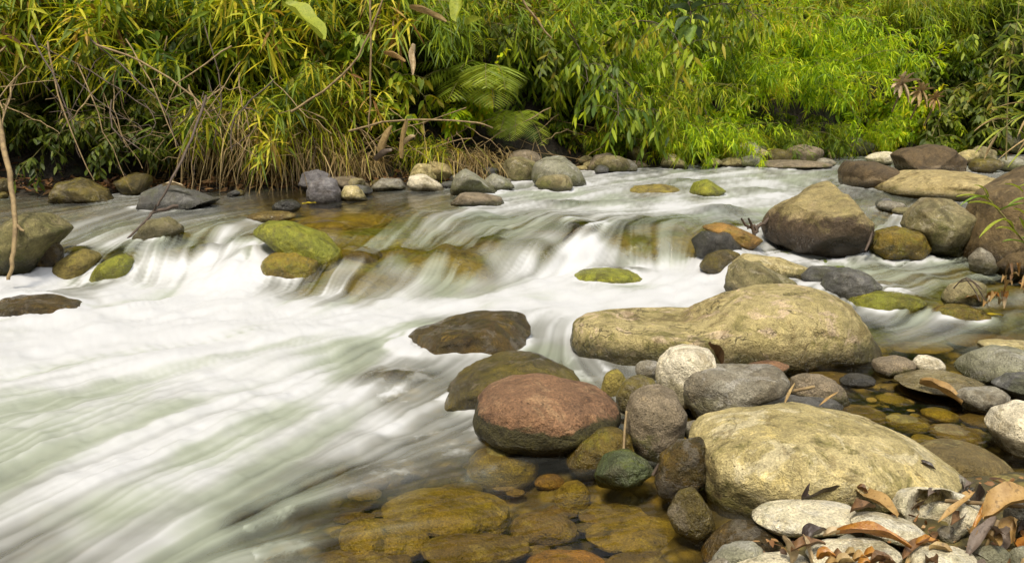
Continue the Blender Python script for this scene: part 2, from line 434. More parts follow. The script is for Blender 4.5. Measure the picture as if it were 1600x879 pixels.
FOAM = [(30,325,0.15),(100,330,0.2),(170,330,0.3),(110,318,0.05),(220,360,0.35),(300,330,0.2),(360,320,0.1),(430,318,0.03),(470,320,0),(560,315,0.03),(640,310,0.1),(700,315,0.15),(330,345,0.4),(390,350,0.3),(150,352,0.4),(130,370,0.5),
(60,440,0.7),(120,400,0.4),(170,410,0.2),(150,430,0.25),(240,400,0.7),(280,420,0.85),(340,400,0.65),(390,390,0.7),(380,430,0.85),(330,360,0.45),(250,370,0.4),(430,360,0.1),(480,370,0),(520,390,0.05),(460,410,0.15),(430,430,0.45),(480,440,0.4),(520,430,0.3),(330,450,0.98),(200,455,0.9),
(560,340,0.02),(530,345,0),(600,345,0.08),(560,400,0.147),(600,370,0.35),(640,400,0.276),(600,430,0.184),(680,360,0.386),(720,380,0.331),(760,400,0.258),(700,420,0.258),(750,425,0.23),(800,380,0.313),(820,350,0.414),(870,360,0.23),(860,400,0.368),(900,395,0.85),(880,410,0.874),(950,400,0.8),(980,370,0.25),(1020,390,0.3),(1000,350,0.2),(1070,370,0.12),(1090,385,0.12),(1080,420,0.9),(1110,440,0.95),(1040,425,0.9),(900,345,0.22),(560,440,0.258),(580,455,0.4),(520,455,0.65),(640,450,0.55),(620,470,0.85),
(750,325,0.56),(820,320,0.672),(900,310,0.784),(960,295,0.728),(960,320,0.896),(1050,320,0.952),(1130,320,0.952),(1180,330,0.728),(1020,300,0.336),(1000,280,0.728),(930,275,0.616),(1080,275,0.672),(1150,275,0.672),(1200,290,0.896),(1250,275,0.728),(1280,265,0.55),(1150,300,0.784),(1150,340,0.4),(1050,345,0.35),(980,340,0.5),(900,330,0.672),(820,335,0.5),(1200,262,0.392),(1100,262,0.28),(1000,268,0.336),(1300,255,0.3),(1350,300,0.3),(1300,250,0.25),(1400,250,0.25),(1100,300,0.224),
(700,450,0.5),(760,440,0.322),(800,440,0.644),(860,450,0.9),(950,437,0.25),(950,458,0.85),(1050,455,0.95),(1100,470,0.85),(1000,475,0.85),(900,470,0.95),(1050,490,0.5),(960,488,0.6),(800,470,0.95),(720,480,0.9),(850,490,0.7),(870,520,0.55),(840,520,0.45),(880,545,0.45),(910,578,0.3),(940,580,0.35),(990,580,0.3),
(0,510,0.85),(100,520,0.95),(300,500,1),(450,490,1),(550,500,0.95),(600,500,0.95),(250,550,0.9),(400,560,0.8),(0,560,0.88),(100,600,0.75),(250,620,0.75),(350,600,0.85),(450,600,0.85),(500,560,0.8),(530,620,0.8),(580,560,0.55),(600,590,0.35),(650,580,0.4),(620,620,0.3),(680,600,0.3),(700,560,0.5),(570,640,0.65),(640,640,0.5),(690,650,0.5),(720,680,0.3),(600,660,0.8),(540,690,0.65),(600,690,0.55),(650,690,0.32),(500,740,0.45),(560,745,0.2),(440,775,0.55),(480,800,0.15),(420,830,0.4),(380,870,0.5),(430,865,0.12),(300,740,0.8),(200,760,0.8),(300,830,0.72),(150,830,0.7),(50,850,0.55),(0,760,0.65),(60,700,0.72),(150,680,0.78),(350,680,0.8),(450,700,0.65),(0,650,0.82),(0,879,0.5),
(560,800,0.03),(700,780,0),(620,740,0.18),(680,722,0.12),(780,700,0.04),(850,740,0.03),(900,800,0),(1000,780,0),(700,860,0),(550,860,0),(1050,860,0),(850,850,0),
(1350,520,0.08),(1450,520,0.22),(1550,520,0.08),(1420,490,0.35),(1480,475,0.28),(1430,500,0.5),(1530,500,0.3),(1560,470,0.15),(1500,450,0.25),(1400,430,0.35),(1330,410,0.42),(1250,400,0.45),(1450,400,0.55),(1380,400,0.45),(1520,420,0.25),(1590,430,0.1),(1400,345,0.55),(1420,300,0.1),(1380,325,0.25),(1400,600,0),(1450,560,0),(1500,650,0),(1350,560,0),(1550,700,0),(1400,700,0),(1180,380,0.25),(1200,395,0.45),(1220,372,0.12),(1550,300,0.25),(1530,262,0.35),(1600,300,0.2),(1300,460,0.25),(1240,600,0),(1050,640,0)]
DEPTH = [(1300,879,-.05),(1450,830,-.05),(1600,820,-.05),(1250,790,-.02),(1550,765,-.02),(1120,850,.05),(1050,700,.04),(1100,620,.02),(1200,600,.03),(1400,640,.11),(1500,700,.09),(1560,640,.09),(1350,560,.13),(1450,500,.12),(900,800,.17),(700,800,.19),(500,800,.22),(300,700,.3),(0,700,.3),(600,600,.12),(400,520,.25),
(700,345,.09),(700,400,.06),(500,350,.07),(900,390,.07),(1000,380,.06),(300,400,.06),(150,400,.06),(600,320,.10),(900,300,.15),(1200,290,.2),(300,320,.06),(100,325,.06),(450,320,.06),(1100,360,.05),(1400,400,.07),(1300,420,.05),(900,460,.18),(200,470,.2),(600,450,.10),(1700,700,.05),(1700,850,-.08),(1300,720,.03),(1180,700,.02)]
ARROWS = [(1300,300,1150,320),(1150,270,1050,285),(1250,275,1120,290),(1000,280,880,300),(1050,320,900,335),(1150,335,1000,345),(900,330,780,350),(680,342,560,430),(740,360,690,430),(850,360,780,430),(1000,362,1035,425),(930,380,890,415),(620,350,530,440),(560,330,500,400),(450,370,400,440),(300,372,280,440),(200,372,110,440),(150,340,60,375),(330,335,200,360),(450,320,350,335),
 (620,450,500,500),(1050,455,800,475),(1000,475,750,490),(750,490,600,540),(500,510,200,545),(400,600,150,680),(500,680,230,879),(150,650,0,720),(300,760,120,879),(640,520,520,620),(850,560,600,650),(700,580,580,660),(850,500,870,560),(900,560,960,600),(620,660,450,760),(720,660,600,700),(300,540,0,600),(150,480,0,500),
 (1560,480,1380,515),(1500,400,1250,410),(1350,388,1180,388),(1580,430,1400,450),(1450,450,1440,500),(1450,520,1340,545),(1400,345,1390,395),(900,720,520,770),(1000,800,700,850),(700,850,450,879),(1500,650,1400,660),(1400,560,1500,640),(1450,300,1380,340),(1550,262,1400,255),(100,320,0,335),(1120,385,1080,440),(1080,350,1060,400)]

def velocity_grid():
    A = np.array(ARROWS, float)
    p0 = np.array([surf_at(a, b)[0] for a, b in A[:, :2]])[:, :2]
    p1 = np.array([surf_at(a, b)[0] for a, b in A[:, 2:]])[:, :2]
    mid = (p0 + p1) / 2
    d = p1 - p0
    d /= np.linalg.norm(d, axis=1, keepdims=True)
    gx = np.linspace(-9, 9, 240); gy = np.linspace(.8, 15, 200)
    GX, GY = np.meshgrid(gx, gy, indexing='ij')
    V = np.zeros(GX.shape + (2,))
    W = np.zeros(GX.shape)
    for m, dd in list(zip(mid, d)) + list(zip(p0, d)) + list(zip(p1, d)):
        w = 1 / ((GX - m[0])**2 + (GY - m[1])**2 + .03)**1.5
        V += w[..., None] * dd
        W += w
    n = np.linalg.norm(V, axis=-1, keepdims=True)
    return gx, gy, V / np.maximum(n, 1e-6)
VGX, VGY, VG = velocity_grid()
def vel(p):
    fx = np.clip((p[:, 0] - VGX[0]) / (VGX[1] - VGX[0]), 0, len(VGX) - 1.001)
    fy = np.clip((p[:, 1] - VGY[0]) / (VGY[1] - VGY[0]), 0, len(VGY) - 1.001)
    i, j = fx.astype(int), fy.astype(int)
    u, v = (fx - i)[:, None], (fy - j)[:, None]
    return VG[i, j]*(1-u)*(1-v) + VG[i+1, j]*u*(1-v) + VG[i, j+1]*(1-u)*v + VG[i+1, j+1]*u*v

def lic(P, step, n, cells):
    RM = np.array([[.8, -.6], [.6, .8]])
    outs = [vnoise(P[:, :2] @ RM / c, 11 + i) for i, c in enumerate(cells)]
    wsum = 1.0
    for sgn in (1, -1):
        q = P[:, :2].copy()
        for s in range(n):
            v = vel(q)
            q = q + sgn * v * step[:, None]
            hw = .5 + .5 * math.cos(math.pi * (s + 1) / (n + 1)); wsum += hw
            for i, c in enumerate(cells):
                outs[i] = outs[i] + vnoise(q @ RM / c, 11 + i) * hw
    res = []
    for o in outs:
        o = o / wsum
        res.append(np.clip((o - o.mean()) / (o.std() * 2) * .5 + .5, -.3, 1.3))
    return res

# bumps where the stream rides over sunken boulders (photo x, y, radius m, height m)
MOUNDS = [(530,352,.35,.03),(460,400,.18,.05),(180,410,.25,.05),(110,400,.22,.05),(270,372,.25,.04),(400,372,.25,.03),(910,362,.25,.05),(990,425,.22,.04),(1020,296,.35,.05),(740,420,.22,.04),(640,400,.2,.03),(300,395,.2,.04),
          (620,590,.22,.03),(700,505,.35,.03),(950,432,.22,.05),(250,396,.16,.05),(330,386,.16,.05),(620,388,.17,.05),(692,398,.16,.05),(770,386,.18,.05),(838,388,.15,.04),(1000,386,.14,.04),(560,400,.16,.05),(130,398,.16,.04),(390,404,.13,.04),(60,470,.3,.04),(1130,330,.3,.04),(960,318,.3,.04),(1190,300,.4,.05),(1080,285,.35,.04),(880,318,.3,.03),(1440,480,.2,.02),(1500,485,.2,.025)]

def build_water():
    Y, Z = loft(PXS, T)
    P = col_points(PXS, Y, Z)
    nc, nr = Y.shape
    px, py = project(P)
    foam = idw(px, py, FOAM)
    foam[Y > np.interp(PXS, kx, KY[:, -3])[:, None] + .1] *= .5
    Pf = P.reshape(-1, 3)
    dist = np.linalg.norm(Pf[:, :2], axis=1)
    step = np.clip(.0056 * dist, .012, .036)
    lf, lm, lc = lic(Pf, step, 58, (.024, .06, .17))
    wob = fbm(Pf * np.array([2.2, 2.2, 1]), 5, 4)
    base = foam.ravel()
    # torn foam edges in the slow pool, long silky strands where it runs
    mode = .55 + .45 * sstep(.1, .5, base)
    amp = np.clip(base * 2.6, 0.0, 1) * np.clip(1.5 - base * 1.05, .3, 1.0)
    tv = np.broadcast_to(T[None, :], (nc, nr)).ravel()
    fallz = sstep(4.8, 5.4, tv) * (1 - sstep(7.2, 8.0, tv))
    st = (lf - .5) * .26 + (lm - .5) * (.30 + .10 * fallz) + (lc - .5) * (.32 + .1 * fallz)
    upz = sstep(7.4, 8.2, tv)
    amp = amp * (1 + .6 * fallz) * (1 - .25 * (1 - fallz)) * (1 + .7 * upz)
    base = base * (1 - .08 * upz)
    f = base + st * amp + wob * .10 * np.clip(base * 3, 0, 1)
    flecks = sstep(.10, .62, fbm(Pf * np.array([13, 13, 1.0]), 31, 5, gain=.62) + .5 * (lm - .5))
    near = (py.ravel() > 560) & (px.ravel() < 1080)
    f = np.where(near & (base < .42), f + flecks * .28 * sstep(.02, .16, base), f)
    f = np.clip(f, 0, 1)
    # relief
    z = Pf[:, 2]
    z = z + fallz * (fbm(np.stack([Pf[:, 0] * 2.6, Pf[:, 1] * 1.6, Pf[:, 2] * 0], 1), 44, 3) * .085)
    for mx, my, r, h in MOUNDS:
        c, _ = surf_at(mx, my)
        gm = np.exp(-((Pf[:, 0] - c[0])**2 + (1.3 * (Pf[:, 1] - c[1]))**2) / (r * r * .5))
        gd = np.exp(-((Pf[:, 0] - c[0] + .03)**2 + (1.3 * (Pf[:, 1] - c[1] + r * .8))**2) / (r * r * .35))
        f = np.clip(f - .38 * gm * (.5 + .7 * lm) + .22 * gd * (.4 + lm), 0, 1)
        z = z + h * np.exp(-((Pf[:, 0] - c[0])**2 + (1.3 * (Pf[:, 1] - c[1]))**2) / (r * r * .5))
    nearp = sstep(1.5, 3.4, tv)
    turb = fbm(Pf * np.array([3.5, 3.5, 2]), 3, 4) * (.005 + .027 * nearp) + fbm(Pf * np.array([9, 9, 4]), 4, 3) * (.004 + .010 * nearp)
    calm = sstep(.08, .7, base)
    z = z + turb * (.12 + .88 * calm) * np.where((px.ravel() > 1180) & (py.ravel() > 520), .15, 1)
    z = z + ((lm - .5) * .010 + (lc - .5) * .018 + (lf - .5) * .004) * sstep(.03, .4, base)
    P2 = np.stack([Pf[:, 0], Pf[:, 1], z], 1)
    idx = np.arange(nc * nr).reshape(nc, nr)
    F = np.stack([idx[:-1, :-1], idx[1:, :-1], idx[1:, 1:], idx[:-1, 1:]], -1).reshape(-1, 4)
    hue = np.clip(.5 + (lc - .5) * .6 + wob * .5 , 0, 1)
    k = NT('water_and_foam')
    fo = k.attr('foam'); hu = k.attr('tone')
    co = k.obj()
    rip = k.math('ADD', k.noise(co, 9.0, 3, .5), k.math('MULTIPLY', k.noise(co, 34.0, 2, .5), .25))
    nrm = k.bump(k.math('ADD', rip, k.math('MULTIPLY', k.attr('strand'), .6)), .30, .02)
    clear = k.n('ShaderNodeBsdfTransparent', {'Color': (.90, .82, .54, 1)})
    gl = k.n('ShaderNodeBsdfGlossy', {'Color': (.95, .95, .95, 1), 'Roughness': .12, 'Normal': nrm})
    fr = k.n('ShaderNodeFresnel', {'IOR': 1.33, 'Normal': nrm})
    wat = k.n('ShaderNodeMixShader', {0: fr.outputs[0], 1: clear.outputs[0], 2: gl.outputs[0]})
    fc = k.mix(k.mapr(fo, .35, 1.0), (.345, .352, .325), (.50, .508, .53))
    fc = k.mix(k.math('MULTIPLY', k.mapr(hu, .60, .25), k.mapr(fo, .98, .6)), fc, (.345, .38, .305))
    fd = k.n('ShaderNodeBsdfPrincipled', {'Base Color': fc, 'Roughness': .55, 'Specular IOR Level': .3, 'Normal': k.bump(k.attr('strand'), .25, .012)})
    m = k.done(k.n('ShaderNodeMixShader', {0: k.mapr(fo, .02, .82, 0, .985, False), 1: wat.outputs[0], 2: fd.outputs[0]}).outputs[0])
    me = make_mesh('river_water', P2, F, [m], {'foam': f, 'tone': hue, 'strand': np.clip(.5*lm + .3*lf + .2*lc, 0, 1)})
    o = link('river_water', me)
    tag(o, 'white silky stream water tumbling over the boulder step, clear amber near the shore', 'river', kind='structure')
    return P2
WATER_PTS = build_water()

# ------------------------------------------------------------------ bed and bank, one sheet out to the hills
BANK_D = np.array([0, .25, .6, 1.0, 1.5, 2.2, 3.5, 6, 10, 18, 34, 70])
BANK_Z = np.array([0, .05, .10, .35, .95, 1.5, 2.1, 3.2, 5.0, 8.0, 12, 15])
def build_ground():
    pxs = np.concatenate([np.linspace(-2600,-700,24,endpoint=False), np.linspace(-700,2300,300,endpoint=False), np.linspace(2300,4200,24)])
    T1 = np.concatenate([np.linspace(0, 1, 4, endpoint=False), np.linspace(1, 10, 170)])
    pc = np.clip(pxs, -700, 2300)
    Y, Z = loft(pc, T1)
    P = col_points(pxs, Y, Z)
    cpx, cpy = project(col_points(pc, Y, Z))
    dep = idw(cpx, cpy, DEPTH, 2.0, 40)
    tt = T1[None, :]
    edge = sstep(8.6, 10.0, tt)
    dep = dep * (1 - edge) + edge * 0.0
    P[..., 2] -= dep
    n = P.reshape(-1, 3)
    bump = fbm(n * np.array([5, 5, 5]), 21, 4) * .05
    P[..., 2] += bump.reshape(dep.shape) * np.clip(np.abs(dep) / .1, .15, 1) * (1 - .6 * edge)
    e = np.concatenate([np.linspace(.08, 2.4, 30), np.linspace(2.8, 10, 12), np.array([14, 18, 24, 34, 50, 70])])
    far = P[:, -1:, :]
    rad = far[..., :2] / np.linalg.norm(far[..., :2], axis=-1, keepdims=True)
    B = np.zeros((len(pxs), len(e), 3))
    wob = fbm(np.stack([far[:, 0, 0] * .8, far[:, 0, 1] * .8, far[:, 0, 0] * 0], -1), 8, 3)[:, None]
    ee = e[None, :] * (1 + .25 * wob)
    B[..., :2] = far[..., :2] + rad * e[None, :, None]
    B[..., 2] = far[..., 2] + np.interp(ee, BANK_D, BANK_Z)
    bn = B.reshape(-1, 3)
    B[..., 2] += (fbm(bn * 1.3, 9, 5).reshape(ee.shape)) * .35 * sstep(.3, 2, ee)
    Q = np.concatenate([P, B], 1)
    nc, nr = Q.shape[:2]
    idx = np.arange(nc * nr).reshape(nc, nr)
    F = np.stack([idx[:-1, :-1], idx[1:, :-1], idx[1:, 1:], idx[:-1, 1:]], -1).reshape(-1, 4)
    k = NT('bed_and_soil')
    co = k.obj()
    bank = k.attr('bank')
    n1 = k.noise(co, 3.0, 5, .6, .5)
    n2 = k.noise(co, 14.0, 5, .65)
    vor = k.n('ShaderNodeTexVoronoi', {'Vector': co, 'Scale': 13.0})
    peb = k.n('ShaderNodeSeparateColor', {0: vor.outputs['Color']}).outputs[0]
    c = k.mix(k.mapr(n1, .38, .62), (.17, .125, .028), (.085, .075, .022))
    c = k.mix(k.mapr(peb, .3, 1.0), c, (.24, .19, .05))
    c = k.mix(k.mapr(n2, .5, .7), c, (.045, .038, .014))
    edge_ = k.mapr(vor.outputs['Distance'], .25, .62)
    c = k.mix(k.math('MULTIPLY', edge_, .8), c, (.03, .024, .01))
    fl = k.mix(k.mapr(k.noise(co, 2.6, 3, .5), .42, .58), (.17, .15, .03), (.10, .135, .02))
    fl = k.mix(k.mapr(n2, .52, .72), fl, (.07, .06, .02))
    c = k.mix(k.math('MULTIPLY', k.attr('fall'), .85), c, fl)
    soil = k.mix(k.mapr(n2, .4, .65), (.026, .019, .011), (.012, .010, .006))
    soil = k.mix(k.mapr(n1, .52, .66), soil, (.035, .045, .012))
    c = k.mix(bank, c, soil)
    h = k.math('SUBTRACT', n2, k.math('MULTIPLY', edge_, .8))
    b = k.n('ShaderNodeBsdfPrincipled', {'Base Color': c, 'Roughness': .85, 'Normal': k.bump(h, .8, .03)})
    bk = np.concatenate([np.repeat(edge, nc, 0) * .9, np.ones((nc, len(e)))], 1)
    fa = np.concatenate([np.repeat(sstep(4.6, 5.2, tt) * (1 - sstep(7.6, 8.6, tt)), nc, 0), np.zeros((nc, len(e)))], 1)
    me = make_mesh('ground', Q.reshape(-1, 3), F, [k.done(b.outputs[0])], {'bank': bk.ravel(), 'fall': fa.ravel()})
    o = link('ground', me)
    tag(o, 'stony stream bed rising into the dark soil of the bank and hillside', 'ground', kind='structure')
    return Q
GROUND = build_ground()
_gp = GROUND.reshape(-1, 3)
_kd = kdtree.KDTree(len(_gp))
for _i, _p in enumerate(_gp):
    _kd.insert((_p[0], _p[1], 0), _i)
_kd.balance()
def ground_z(x, y):
    r = _kd.find_n((x, y, 0), 3)
    ws_ = [1 / (d + .01) for _, _, d in r]
    return sum(w * _gp[i][2] for w, (_, i, _) in zip(ws_, r)) / sum(ws_)
def bank_pt(px, off):
    """a point on the bank `off` metres behind the far waterline, along the column px"""
    y0 = yfar(px) ; z0 = zfar(px)
    dep = y0 * CP - (z0 - CAMH) * SP
    x0 = (px - 800) / FPX * dep
    s = 1 + off / math.hypot(x0, y0)
    x, y = x0 * s, y0 * s
    return (x, y, ground_z(x, y))

# unseen hill sheet added behind the viewer to cut the low front fill light
def add_shading_hill():
    th = np.linspace(R(178), R(362), 60)
    rr = np.array([3.2, 4.0, 5.5, 8, 12, 18, 30, 60])
    zz = np.array([-.4, .6, 2.4, 4.6, 6.6, 8.6, 11, 14])
    TH, RR = np.meshgrid(th, rr, indexing='ij')
    wob = 1 + .25 * np.abs((TH - R(270)) / R(90))**2 * 1.2
    X = RR * np.cos(TH) * wob; Yv = RR * np.sin(TH) * wob + .2
    Zv = np.broadcast_to(zz, X.shape) + fbm(np.stack([X, Yv, X * 0], -1) * .5, 71, 4) * .8
    idx = np.arange(X.size).reshape(X.shape)
    F = np.stack([idx[:-1, :-1], idx[1:, :-1], idx[1:, 1:], idx[:-1, 1:]], -1).reshape(-1, 4)
    k = NT('shading_hill_green')
    n = k.noise(k.obj(), 3.0, 6, .7)
    c = k.mix(k.mapr(n, .4, .62), (.03, .05, .012), (.07, .10, .02))
    b_ = k.n('ShaderNodeBsdfPrincipled', {'Base Color': c, 'Roughness': .9, 'Normal': k.bump(n, 1.0, .3)})
    o = link('unseen_shading_hill', make_mesh('unseen_shading_hill', np.stack([X, Yv, Zv], -1).reshape(-1, 3), F, [k.done(b_.outputs[0])]))
    tag(o, 'unseen green hill sheet added behind the viewer to shade off front fill light', 'hillside', kind='structure')
add_shading_hill()
# ------------------------------------------------------------------ rocks
def ico(sub):
    import bmesh
    bm = bmesh.new()
    bmesh.ops.create_icosphere(bm, subdivisions=sub, radius=1)
    V = np.array([v.co[:] for v in bm.verts]); F = np.array([[v.index for v in f.verts] for f in bm.faces])
    bm.free()
    return V, F
ICO = {s: ico(s) for s in (3, 4, 5, 6)}
ROCKS = {}
ROCK_XY = []
def ell(cx, cy, w, h, tilt=0, seed=0, irr=.08):
    r = np.random.default_rng(seed + int(cx * 7 + cy * 13))
    th = np.linspace(0, 2 * np.pi, 14, endpoint=False)
    ph = r.uniform(0, 6.28, 3)
    rr = 1 + irr * (np.sin(2 * th + ph[0]) * .6 + np.sin(3 * th + ph[1]) * .7 + np.sin(5 * th + ph[2]) * .4)
    x, y = np.cos(th) * rr * w / 2, np.sin(th) * rr * h / 2
    t = R(tilt)
    return np.stack([cx + x * math.cos(t) - y * math.sin(t), cy + x * math.sin(t) + y * math.cos(t)], 1)
def outline_r(poly, n=180):
    c = (poly.max(0) + poly.min(0)) / 2
    half = (poly.max(0) - poly.min(0)) / 2
    q = (poly - c) / half
    th = np.linspace(0, 2 * np.pi, n, endpoint=False)
    dx, dy = np.cos(th), np.sin(th)
    best = np.zeros(n)
    for a, b in zip(q, np.roll(q, -1, 0)):
        e = b - a
        den = dx * e[1] - dy * e[0]
        den = np.where(np.abs(den) < 1e-9, 1e-9, den)
        t = (a[0] * e[1] - a[1] * e[0]) / den
        s = (a[0] * dy - a[1] * dx) / den
        ok = (t > 0) & (s >= -1e-6) & (s <= 1 + 1e-6)
        best = np.where(ok & (t > best), t, best)
    best = np.maximum(best, .15)
    k = np.array([1, 3, 4, 3, 1.]); k /= k.sum()
    pad = np.concatenate([best[-2:], best, best[:2]])
    return c, half, np.convolve(pad, k, 'valid')

def rock(name, label, cat, mat, poly, D=None, by=None, zoff=0.0, facets=0, seed=None, rough=1.0, wet_h=.14, dent=None, group=None, yext=1.2,
         pexp=2.35, back=.65, sub=None, under=False, wet_all=0.0):
    """one stone: its outline as the photo shows it, given its own distance, depth and underside"""
    if isinstance(poly, str):
        poly = np.array([[float(v) for v in p.split(',')] for p in poly.split()])
    c, half, Rr = outline_r(poly)
    seed = seed if seed is not None else int(c[0] * 3 + c[1] * 5) % 9973
    r_ = np.random.default_rng(seed)
    base_py = by if by is not None else poly[:, 1].max()
    bp, zb = surf_at(c[0], base_py)
    Yb = bp[1]
    if zoff:
        d = ray(c[0], base_py); zb = zb + zoff; Yb = Yb * (zb - CAMH) / (zb - zoff - CAMH)
    mpp = Yb / FPX
    a = half[0] * mpp; b = half[1] * mpp
    cp = ray(c[0], c[1]); ang = math.atan2(-cp[2], cp[1])
    sa = max(math.sin(ang), .05)
    if D is None: D = .8 * a
    D = min(D, .88 * b / sa)
    k = math.sqrt(max(1 - (D * sa / b)**2, .2))
    Yc = Yb + back * D
    Cn = at_y(c[0], c[1], np.array(Yc))
    dep = Yc * CP - (Cn[2] - CAMH) * SP
    mpp = dep / FPX
    big = half.max() * 2
    s = sub or (6 if big > 240 else 5 if big > 90 else 4 if big > 26 else 3)
    Vd, F = ICO[s]
    u, v, w = Vd[:, 0], Vd[:, 2], Vd[:, 1]
    r = np.hypot(u, v)
    nf = (r**pexp + np.abs(w)**pexp)**(-1 / pexp)
    r2 = r * nf; w2 = w * nf
    th = np.arctan2(-v, u) % (2 * np.pi)
    f = th / (2 * np.pi) * len(Rr); i = f.astype(int) % len(Rr); fr = f - np.floor(f)
    Ro = Rr[i] * (1 - fr) + Rr[(i + 1) % len(Rr)] * fr
    Re = 1 + (Ro - 1) * sstep(.0, .55, r)
    rr = np.maximum(r, 1e-6)
    X = u / rr * r2 * Re * half[0] * mpp
    Zv = v / rr * r2 * Re * half[1] * mpp / math.cos(ang) * k
    Zv = np.where(Zv < 0, Zv * yext, Zv)
    Yv = w2 * D * (1 + .15 * fbm(Vd * 1.2 + seed, seed % 97, 2))
    P = np.stack([X, Yv, Zv], 1)
    size = (half[0] + half[1]) / 2 * mpp
    # flat fracture faces
    for q in range(facets):
        n = r_.normal(size=3); n[1] = -abs(n[1]) * .8; n[2] = abs(n[2]) if q % 2 else n[2]
        n /= np.linalg.norm(n)
        dt = P @ n
        h = np.quantile(dt, .86)
        P = P - n * (np.maximum(dt - h, 0) * .85)[:, None]
    nrm = P / np.maximum(np.linalg.norm(P, axis=1, keepdims=True), 1e-6)
    q = P / size
    sd = seed % 89
    disp = fbm(q * 1.3 + sd, sd, 3) * .11 + fbm(q * 3.4 + sd, sd + 3, 4) * .062 + fbm(q * 11 + sd, sd + 5, 3) * .020
    P = P + nrm * (disp * size * rough)[:, None]
    world = P + Cn
    if dent:
        for dx, dy, dr, dd in dent:
            ppx, ppy = project(world)
            fr_ = (P[:, 1] < D * .3)
            t = np.clip(1 - ((ppx - dx)**2 + (ppy - dy)**2) / dr**2, 0, 1)
            vd = ray(dx, dy); vd = vd / np.linalg.norm(vd)
            world = world + vd * (sstep(0, .7, t) * dd * fr_)[:, None]
    # origin at the base
    zmin = world[:, 2].min()
    org = np.array([Cn[0], Cn[1], zmin])
    zw = zb - zoff
    if wet_h == .14: wet_h = .012 if zoff > 0 else min(.12, .5 * b)
    wet = np.clip(1 - (world[:, 2] - zw) / max(wet_h, 1e-3) * .5 - 0, 0, 1)
    if under: wet = np.zeros(len(P))
    wet = np.maximum(wet, wet_all)
    hn = Zv / max(b * k, 1e-4)
    me = make_mesh(name, world - org, F, [M[mat]], {'wet': wet, 'hn': hn})
    o = link(name, me, loc=org)
    tag(o, label, cat, group)
    ROCKS[label] = o
    if not under: ROCK_XY.append((Cn[0], Cn[1], a, max(D, .3 * a), zb - zoff))
    return o

# --- the big stones in front
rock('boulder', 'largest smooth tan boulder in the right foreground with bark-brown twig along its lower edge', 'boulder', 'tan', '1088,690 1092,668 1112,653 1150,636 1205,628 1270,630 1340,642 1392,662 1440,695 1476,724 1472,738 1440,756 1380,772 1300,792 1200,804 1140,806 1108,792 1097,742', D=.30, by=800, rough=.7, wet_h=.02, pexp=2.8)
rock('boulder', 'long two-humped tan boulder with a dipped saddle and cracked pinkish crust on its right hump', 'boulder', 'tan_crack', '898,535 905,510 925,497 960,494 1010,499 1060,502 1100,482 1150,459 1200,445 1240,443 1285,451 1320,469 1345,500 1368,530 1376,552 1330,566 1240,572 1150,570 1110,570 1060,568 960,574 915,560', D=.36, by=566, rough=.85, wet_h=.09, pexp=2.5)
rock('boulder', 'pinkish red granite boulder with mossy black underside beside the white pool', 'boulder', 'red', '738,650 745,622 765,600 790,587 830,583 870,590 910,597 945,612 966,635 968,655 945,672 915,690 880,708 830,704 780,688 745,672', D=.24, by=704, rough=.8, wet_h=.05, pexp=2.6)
rock('boulder', 'dark olive wet boulder peaking directly behind the red granite boulder', 'boulder', 'olive', '693,628 715,590 760,562 800,550 830,548 860,557 890,580 905,605 880,640 760,660 700,648', D=.26, by=650, wet_h=.4, zoff=-.025, rough=1.3, facets=1, wet_all=.85)
rock('boulder', 'dark brown wet boulder half drowned in foam left of the two-humped boulder', 'boulder', 'darkwet', '600,552 650,522 700,502 760,489 810,485 832,492 836,522 815,548 780,556 720,552 650,562 610,560', D=.28, by=556, wet_h=.5, back=.5, zoff=-.03, facets=2, rough=1.3, wet_all=.85)
rock('stone', 'bright cream white stone standing beside a curled brown leaf', 'stone', 'white', '1027,590 1030,560 1045,542 1075,537 1105,543 1120,558 1124,578 1110,615 1060,630 1035,615', D=.13, by=640, zoff=.02, facets=1)
rock('stone', 'oblong grey-mauve stone lying across the pile below the white stone', 'stone', 'greymauve', '1066,600 1075,578 1100,569 1160,568 1215,572 1232,588 1230,606 1190,620 1162,645 1120,657 1085,650 1068,626', D=.14, by=662, rough=.7)
rock('stone', 'upright round mauve stone with green moss on its lower half', 'stone', 'mauve', '978,655 985,620 1005,605 1030,601 1055,611 1070,640 1068,678 1050,708 1025,720 995,704 980,682', D=.13, by=716, rough=.7)
rock('stone', 'small dark mossy stone wedged between the red granite and the round mauve stone', 'stone', 'olive', '962,615 975,595 1000,586 1020,590 1030,604 1015,615 995,632 978,642 965,636', by=660, zoff=.02)
rock('stone', 'small grey-brown stone tucked at the left foot of the white stone', 'stone', 'greymauve', ell(1013, 577, 40, 32), by=610)
rock('stone', 'thin dull red stone showing just behind the oblong grey-mauve stone', 'stone', 'red', ell(1200, 575, 62, 26), by=590)
rock('stone', 'curved brown stone with a pale back bending into the clear pool', 'stone', 'mauve', '1232,612 1236,590 1260,582 1290,586 1315,604 1328,626 1316,634 1290,624 1262,622', by=632, D=.07)
rock('stone', 'flat dark blue-grey stone with a dry stick lying on it', 'stone', 'blue', '1152,630 1165,612 1185,611 1210,618 1280,609 1300,614 1312,632 1270,650 1190,652 1155,645', by=648, facets=2)
rock('stone', 'glossy green wet wedge stone at the edge of the amber pool', 'stone', 'greenwet', '930,748 933,712 950,704 985,704 1010,717 1022,735 1000,752 960,762 935,768', by=764, facets=2, wet_h=.3)
rock('stone', 'yellow mossy wet stone under the right end of the red granite boulder', 'stone', 'amber', '882,722 905,690 940,671 965,667 985,680 990,702 940,716 930,728 900,732', by=728, wet_h=.25)
